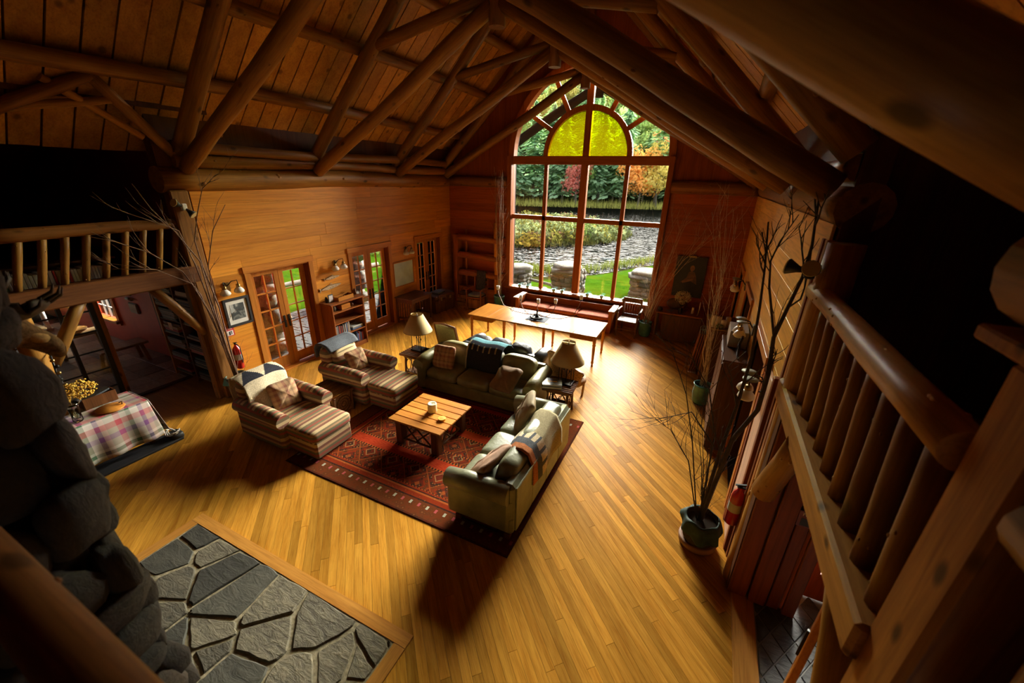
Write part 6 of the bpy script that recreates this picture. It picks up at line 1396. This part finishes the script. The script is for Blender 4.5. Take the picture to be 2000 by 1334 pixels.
cb2 = thing('dark_sideboard', 'dark sideboard carrying candles beside the portrait table', 'cabinet', (.58, 9.02, 0)); MB().box((0, 0, .58), (.5, 1.05, 1.16), .008).build('carcass', m_dark, cb2); MB().box((0, 0, 1.175), (.54, 1.1, .03), .006).build('top', m_walnut, cb2); MB().box((-.25, -.5, .58), (.03, .05, 1.14), .004).build('lit_edge', m_post, cb2)  # pale strip paints the lit front edge of the sideboard
for k, (x, y, r, h) in enumerate(((.40, 8.62, .05, .24), (.50, 8.72, .045, .20), (.58, 8.60, .05, .18), (.66, 8.72, .05, .22))):
    t = thing('pillar_candle', 'cream pillar candle on the dark sideboard, %s from the left' % ('first', 'second', 'third', 'fourth')[k], 'candle', (x, y, 1.191)); MB().lathe([(r, 0), (r, h), (r * .8, h + .005), (0, h - .01)], n=16).build('wax', m_wax, t); MB().cyl((0, 0, h - .01), (0, 0, h + .02), .003).build('wick', m_blackp, t)
gl = thing('green_garland', 'green and white garland tray in front of the sideboard candles', 'garland', (.52, 8.52, 1.191)); MB().box((0, 0, .012), (.34, .10, .024), .006).build('tray', m_brass, gl); bloom(gl, 60, (0, 0, .07), .09, plain('garland_leaf', (.20, .24, .08), .7), rg, .03, .5)
for k in range(4):
    t = thing('folded_chair', 'dark red folded chair leaning on the sideboard, %s in the stack' % ('front', 'second', 'third', 'rearmost')[k], 'chair', (.14 + k * .045, 9.10, 0)); t.rotation_euler = (0, math.radians(5), 0)
    MB().box((0, 0, .48), (.018, .40, .80), .006).build('seat_panel', m_reddoor, t)
    for s in (-1, 1): MB().box((.0, s * .18, .46), (.03, .03, .92), .004).build('leg', m_reddoor, t); MB().path([(.0, s * .12, .90), (-.02, s * .12, .98), (.02, s * .12, 1.02), (.05, s * .12, .98)], .007, 5).build('hook', m_tin, t); MB().box((0, s * .18, .012), (.034, .034, .03)).build('foot_cap', m_signw, t)

# ---------------------------------------------------------------- plaid-covered table by the loft post
pt_ = thing('side_table', 'table under the plaid cloth against the left wall', 'table', (-7.28, 1.86, 0)); MB().box((0, 0, .72), (.52, .92, .04), .006).build('top', m_walnut, pt_)
for sx in (-1, 1):
    for sy in (-1, 1): MB().box((sx * .22, sy * .40, .35), (.05, .05, .70)).build('leg', m_walnutZ, pt_)
b = MB(); b.box((0, 0, .752), (.56, .96, .012), .004)
def skirtf(side):
    def f(u, v):
        k = .02 + .035 * v * (1 + math.sin(u * 17 + side)) * .8 + .06 * v
        if side == 0: return (.275 + k, -.48 + .96 * u + .05 * v * (2 * u - 1), .755 - .58 * v)
        return (.275 - .55 * u + (.05 * v * (1 - u)), .475 + k, .755 - .58 * v)
    return f
cl = thing('plaid_tablecloth', 'red, white and green plaid cloth hanging over the table by the chimney', 'tablecloth', (-7.28, 1.86, 0)); b.build('cloth_top', m_clotht, cl)
MB().grid(skirtf(0), 40, 14).build('front_drop', m_cloth, cl, solid=.006)
m_cloth2 = plaid('plaid_tablecloth_end', 0, [(0, (.42, .37, .30)), (.22, (.40, .08, .10)), (.36, (.42, .37, .30)), (.5, (.10, .16, .10)), (.6, (.62, .55, .5)), (.78, (.22, .10, .24)), (.88, (.55, .35, .3))], [(0, (.42, .37, .30)), (.2, (.20, .08, .22)), (.34, (.42, .37, .30)), (.5, (.45, .09, .10)), (.66, (.6, .55, .5)), (.82, (.05, .12, .07)), (.92, (.6, .56, .5))], .5, ax=(0, 2))
MB().grid(skirtf(1), 26, 14).build('end_drop', m_cloth2, cl, solid=.006)
ty = thing('round_tray', 'round wooden board on the plaid tablecloth', 'tray', (-7.14, 1.98, .759)); MB().lathe([(.15, 0), (.16, .012), (.155, .025), (.0, .025)], n=28).build('board', m_coffee, ty); MB().path([(-.04, .12, .03), (0, .14, .05), (.04, .12, .03)], .008, 6).build('handle', m_walnut, ty)
hv = thing('hydrangea_vase', 'glass vase of golden dried hydrangeas on the plaid tablecloth', 'vase', (-7.12, 1.64, .759)); MB().lathe([(.04, 0), (.055, .02), (.05, .12), (.06, .24), (.07, .27), (.064, .27), (.045, .1), (.035, .02), (0, .015)], n=18).build('glass', m_clear, hv)
m_hyd = plain('golden_hydrangea', (.58, .36, .06), .8, var=.4, scale=30)
for c, R in (((-.02, -.12, .38), .14), ((.03, .13, .43), .15), ((-.10, .02, .40), .12)): bloom(hv, 230, c, R, m_hyd, rg, .028, .85)
b = MB()
for c in ((-.02, -.11, .33), (.03, .12, .36), (-.10, .02, .34)): b.path([(0, 0, .03), (c[0] * .3, c[1] * .3, .2), c], .004, 5)
b.build('stems', m_olive, hv)
m_post_=m_walnut; wb = thing('planter_box', 'old wooden box with dark slates at the back of the plaid table', 'box', (-7.44, 1.98, .759))
for s in (-1, 1): MB().box((s * .08, 0, .09), (.014, .36, .16), .003).build('side', m_walnutZ, wb); MB().box((0, s * .18, .09), (.16, .014, .16), .003).build('end', m_walnutZ, wb); MB().box((0, s * .16, .006), (.14, .03, .012)).build('foot', m_walnutZ, wb)
MB().box((0, 0, .02), (.15, .34, .012)).build('bottom', m_walnutZ, wb); MB().bar((.0, -.15, .12), (.0, .14, .20), .11, .02).build('slate', m_slateb, wb)
o = MB().box((-6.98, 2.05, .02), (.34, 1.0, .035), .008).build('floor_mat', plain('black_rubber', (.012, .012, .015), .7)); o.rotation_euler = (0, 0, 0); tag(o, 'black mat on the floor in front of the plaid table', 'mat')
ce_ = thing('strapped_bag', 'small dark bag with looped white cord at the mat end', 'bag', (-6.94, 2.50, .0)); MB().cush((0, 0, .06), (.22, .18, .12), .5, nu=14, nv=8).build('bag', m_blackp, ce_)
for k in range(3): MB().path([(.09 * math.cos(a * PI / 8) * (1 + .1 * k), .07 * math.sin(a * PI / 8) - .02 * k, .13 + .03 * math.sin(a * PI / 4 + k)) for a in range(17)], .008, 6).build('cord_loop', m_paper, ce_)

# ---------------------------------------------------------------- dining room: benches, shelves of games, rack
def trestle(label, loc, L, w, h, mat, name='bench'):
    t = thing(name, label, name, loc); MB().box((0, 0, h - .025), (w, L, .05), .008).build('top', mat, t)
    for sx in (-1, 1):
        for sy in (-1, 1): MB().bar((sx * w * .42, sy * L * .42, 0), (sx * w * .3, sy * L * .36, h - .05), .06, .06, .006).build('leg', mat, t)
    return t
m_scrub = wood('scrubbed_pine', (.42, .30, .16), (.28, .17, .08), 'X', 8, .4, .1, .2, .04)
trestle('nearer pine bench on the dining room tiles', (-10.75, 3.50, 0), .8, .42, .45, m_scrub); trestle('farther pine bench under the dining room window', (-12.2, 3.35, 0), .9, .42, .5, m_scrub)
bw = thing('fruit_bowl', 'shallow orange bowl on the farther dining bench', 'bowl', (-12.2, 3.35, .5)); MB().lathe([(.06, 0), (.16, .05), (.19, .1), (.18, .1), (.0, .02)], n=18).build('bowl', plain('orange_bowl', (.6, .3, .08), .5), bw)
trestle('long low pine table deep in the dining room', (-13.6, 2.4, 0), 1.6, .7, .5, m_scrub, 'table')
for k, (x, y, n) in enumerate(((-14.8, 3.6, 'left'), (-13.5, 1.5, 'near'))):
    t = thing('white_post', 'white painted post in the dining room, %s one' % n, 'post', (x, y, 0)); MB().lathe([(.07, 0), (.05, .1), (.05, .9), (.07, .95), (.05, 1.0), (.05, 2.2)], n=14).build('shaft', m_signw, t); MB().lathe([(.09, 0), (.09, .06)], n=14).build('foot', m_signw, t)
gs = thing('game_shelf', 'dark built-in shelf stacked with worn boxes, right of the dining opening', 'shelf', (-8.62, 3.95, 0))
MB().box((0, .12, 1.05), (1.5, .03, 2.1)).build('back_panel', m_dark, gs)
for x in (-.76, .76, .0): MB().box((x, -.04, 1.05), (.05, .34, 2.1), .004).build('upright', m_dark if x == 0 else m_trim, gs)
GZ = [.10, .38, .66, .94, 1.22, 1.5, 1.78]
for z in GZ: MB().box((0, -.04, z), (1.5, .32, .025)).build('shelf', m_dark, gs)
rg = random.Random(91); gcols = [('black', (.02, .018, .016)), ('brown', (.10, .05, .025)), ('grey', (.14, .13, .11)), ('dark red', (.28, .02, .02)), ('cream', (.34, .26, .15)), ('dark green', (.03, .06, .035))]
gm = [plain('game_box_' + n.replace(' ', '_'), c, .6) for n, c in gcols]
for zi, z in enumerate(GZ):
    for side in (-1, 1):
        zz = z + .0135
        for k in range(rg.randint(2, 4)):
            h = rg.uniform(.035, .07); c = rg.choices(range(6), (5, 4, 3, 1.2, 2.4, 1))[0]
            if zz + h > z + .25: break
            w = rg.uniform(.4, .6); t = thing('game_box', '%s game box, %s from below in the %s stack on the %s shelf up' % (gcols[c][0], ('first', 'second', 'third', 'fourth')[k], 'left' if side < 0 else 'right', ('lowest', 'second', 'third', 'fourth', 'fifth', 'sixth', 'top')[zi]), 'box', (-8.62 + side * .38, 3.87 + rg.uniform(-.02, .02), zz), 0, 'game boxes on the dining shelf')
            MB().box((0, 0, h * .3), (w - .01, .27, h * .6)).build('tray', gm[4], t); MB().box((0, 0, h * .6), (w, .28, h * .78), .003).build('lid', gm[c], t); zz += h
rk = thing('slatted_rack', 'tall dark rack of upright slats beside the game shelf', 'rack', (-9.75, 4.05, .62))
for k in range(7): MB().box((-.28 + k * .095, -.02, .55), (.05, .10, 1.1), .004).build('slat', m_dark, rk)
for z in (.05, 1.05): MB().box((0, .04, z), (.68, .03, .06)).build('rail', m_dark, rk)
o = MB().box((0, 0, 0), (.12, .006, .14)).build('paper_note', m_paper, None, loc=(-8.98, 3.72, 1.12)); tag(o, 'small white paper note pinned on the game shelf upright', 'paper')
t = thing('antler_trophy', 'pale skull-like trophy on the red dining wall', 'ornament', (-11.3, 4.13, 1.0)); MB().box((0, 0, 0), (.34, .05, .24), .02).build('plaque', m_scrub, t)
for z in (.22, .34): MB().cyl((-.12, -.03, z), (.10, -.03, z), .035).build('peg', m_scrub, t)

# ---------------------------------------------------------------- moose head mounted on the chimney, harness on the yellow post
mh = thing('moose_head', 'mounted moose head on the chimney, antlers reaching over the dining view', 'trophy', (-3.42, .585, 2.97))
mh.scale = (.6, .6, .6)
m_fur = plain('brown_fur', (.17, .095, .045), .95, var=.5, scale=25, bump=.6); m_furp = plain('tan_fur', (.48, .29, .12), .9, var=.3, scale=25, bump=.4)
SEC = [(-.02, .02, .25, .30), (.10, .05, .22, .27), (.20, .12, .17, .21), (.28, .14, .14, .17), (.38, .09, .115, .145), (.50, .0, .095, .12), (.62, -.09, .105, .12), (.70, -.15, .095, .10), (.735, -.18, .05, .055)]
b = MB(); vs = []; n = 18
for yy, zz, rx, rz in SEC:
    for k in range(n): a = 2 * PI * k / n; vs.append((rx * math.cos(a) * .9, yy * .62 + rz * .25 * math.sin(a), zz + rz * math.sin(a)))
fs = [(i * n + k, (i + 1) * n + k, (i + 1) * n + (k + 1) % n, i * n + (k + 1) % n) for i in range(len(SEC) - 1) for k in range(n)] + [tuple((len(SEC) - 1) * n + k for k in range(n))]
b.add(vs, fs, True); b.build('neck_and_head', m_fur, mh, sub=1)
MB().cush((0, .30, .02), (.21, .22, .13), .8, R=Matrix.Rotation(math.radians(-35), 3, 'X')).build('muzzle_saddle', m_furp, mh)
MB().cush((0, .13, -.26), (.05, .08, .2), .9).build('dewlap', m_fur, mh)
for s in (-1, 1):
    MB().cush((s * .17, .10, .27), (.16, .05, .09), .9, R=Matrix.Rotation(s * -.5, 3, 'Y')).build('ear', m_furp, mh); MB().cush((s * .095, .215, .15), (.03, .035, .03), 1, nu=8, nv=6).build('eye', m_blackp, mh); MB().cush((s * .05, .44, -.15), (.03, .03, .03), 1, nu=8, nv=6).build('nostril', m_blackp, mh)
    a = MB(); tines = []; pts = [(s * .06, .16, .26), (s * .2, .17, .30), (s * .34, .18, .31)]; a.path(pts, [.03, .028, .035], 8)
    def pf(u, v, s=s): w = math.sin(PI * min(1, u * .9 + .1)) * .17 + .03; return (s * (.30 + .42 * u), .16 + (v - .5) * 2 * w, .30 + .10 * u + .10 * (abs(v - .5) * 2) ** 2 + .02 * math.sin(u * 9))
    g2 = MB(); g2.grid(pf, 10, 8); g2.build('palm', plain('antler_bone', (.055, .035, .022), .6, var=.4, scale=20), mh, solid=.03)
    for k in range(6): u = .25 + k * .14; v = 1.0 if k < 5 else .5; q = pf(min(u, 1), v); tines.append(MB()); tines[-1].path([q, (q[0] + s * .07, q[1] + .07, q[2] + .06), (q[0] + s * .10, q[1] + .09, q[2] + .13)], [.02, .014, .004], 6)
    for k in range(2): q = pf(.3 + k * .3, 0); tines.append(MB()); tines[-1].path([q, (q[0] + s * .04, q[1] - .06, q[2] + .06), (q[0] + s * .06, q[1] - .07, q[2] + .12)], [.018, .012, .004], 6)
    ab = a.build('antler_beam', bpy.data.materials['antler_bone'], mh)
    for tn in tines: tn.build('tine', bpy.data.materials['antler_bone'], ab)
MB().lathe([(.30, -.0), (.29, .03)], n=24).build('mount_plaque', m_walnut, mh).rotation_euler = (PI / 2, 0, 0)
hn = thing('bell_harness', 'dark strap of bells hanging on the yellow post', 'ornament', (LX + .15, 1.70, 1.0)); MB().path([(0, .02, .62), (.02, .0, .4), (.0, .02, .15), (.03, .06, -.02)], .012, 6).build('strap', m_blackp, hn)
for k in range(7): MB().cush((.025, .01 + .01 * k % .03, .02 + k * .09), (.05, .05, .05), 1, nu=8, nv=6).build('bell', m_black if k % 2 else m_brass, hn)
MB().cush((.03, .06, -.06), (.10, .10, .07), .8, nu=10, nv=6).build('dark_pouch', m_blackp, hn); MB().cyl((0, .02, .62), (-.08, .02, .66), .008).build('hook', m_black, hn)

# ---------------------------------------------------------------- floodlights high on the two posts
def flood(label, loc, dirs, wc):
    t = thing('floodlight', label, 'lamp', loc); MB().box((0, 0, 0), (.07, .07, .10), .01).build('junction_box', wc, t)
    for d in dirs:
        d = Vector(d).normalized(); p = d * .16; b = MB(); b.path([d * .04, d * .09, p], [.015, .03, .065], 12); b.build('lamp_head', m_blackp, t); b = MB(); b.path([p, p + d * .012], [.062, .058], 14); b.build('lens', m_shade, t)
flood('twin floodlight high on the left corner post', (LX + .14, 3.72, 3.36), ((.3, -1, .5), (.5, .3, -.6)), m_signw); flood('twin black floodlight high on the right corner post', (RX - .08, 3.84, 3.26), ((-.7, .3, .1), (-.2, -1, .35)), m_blackp)
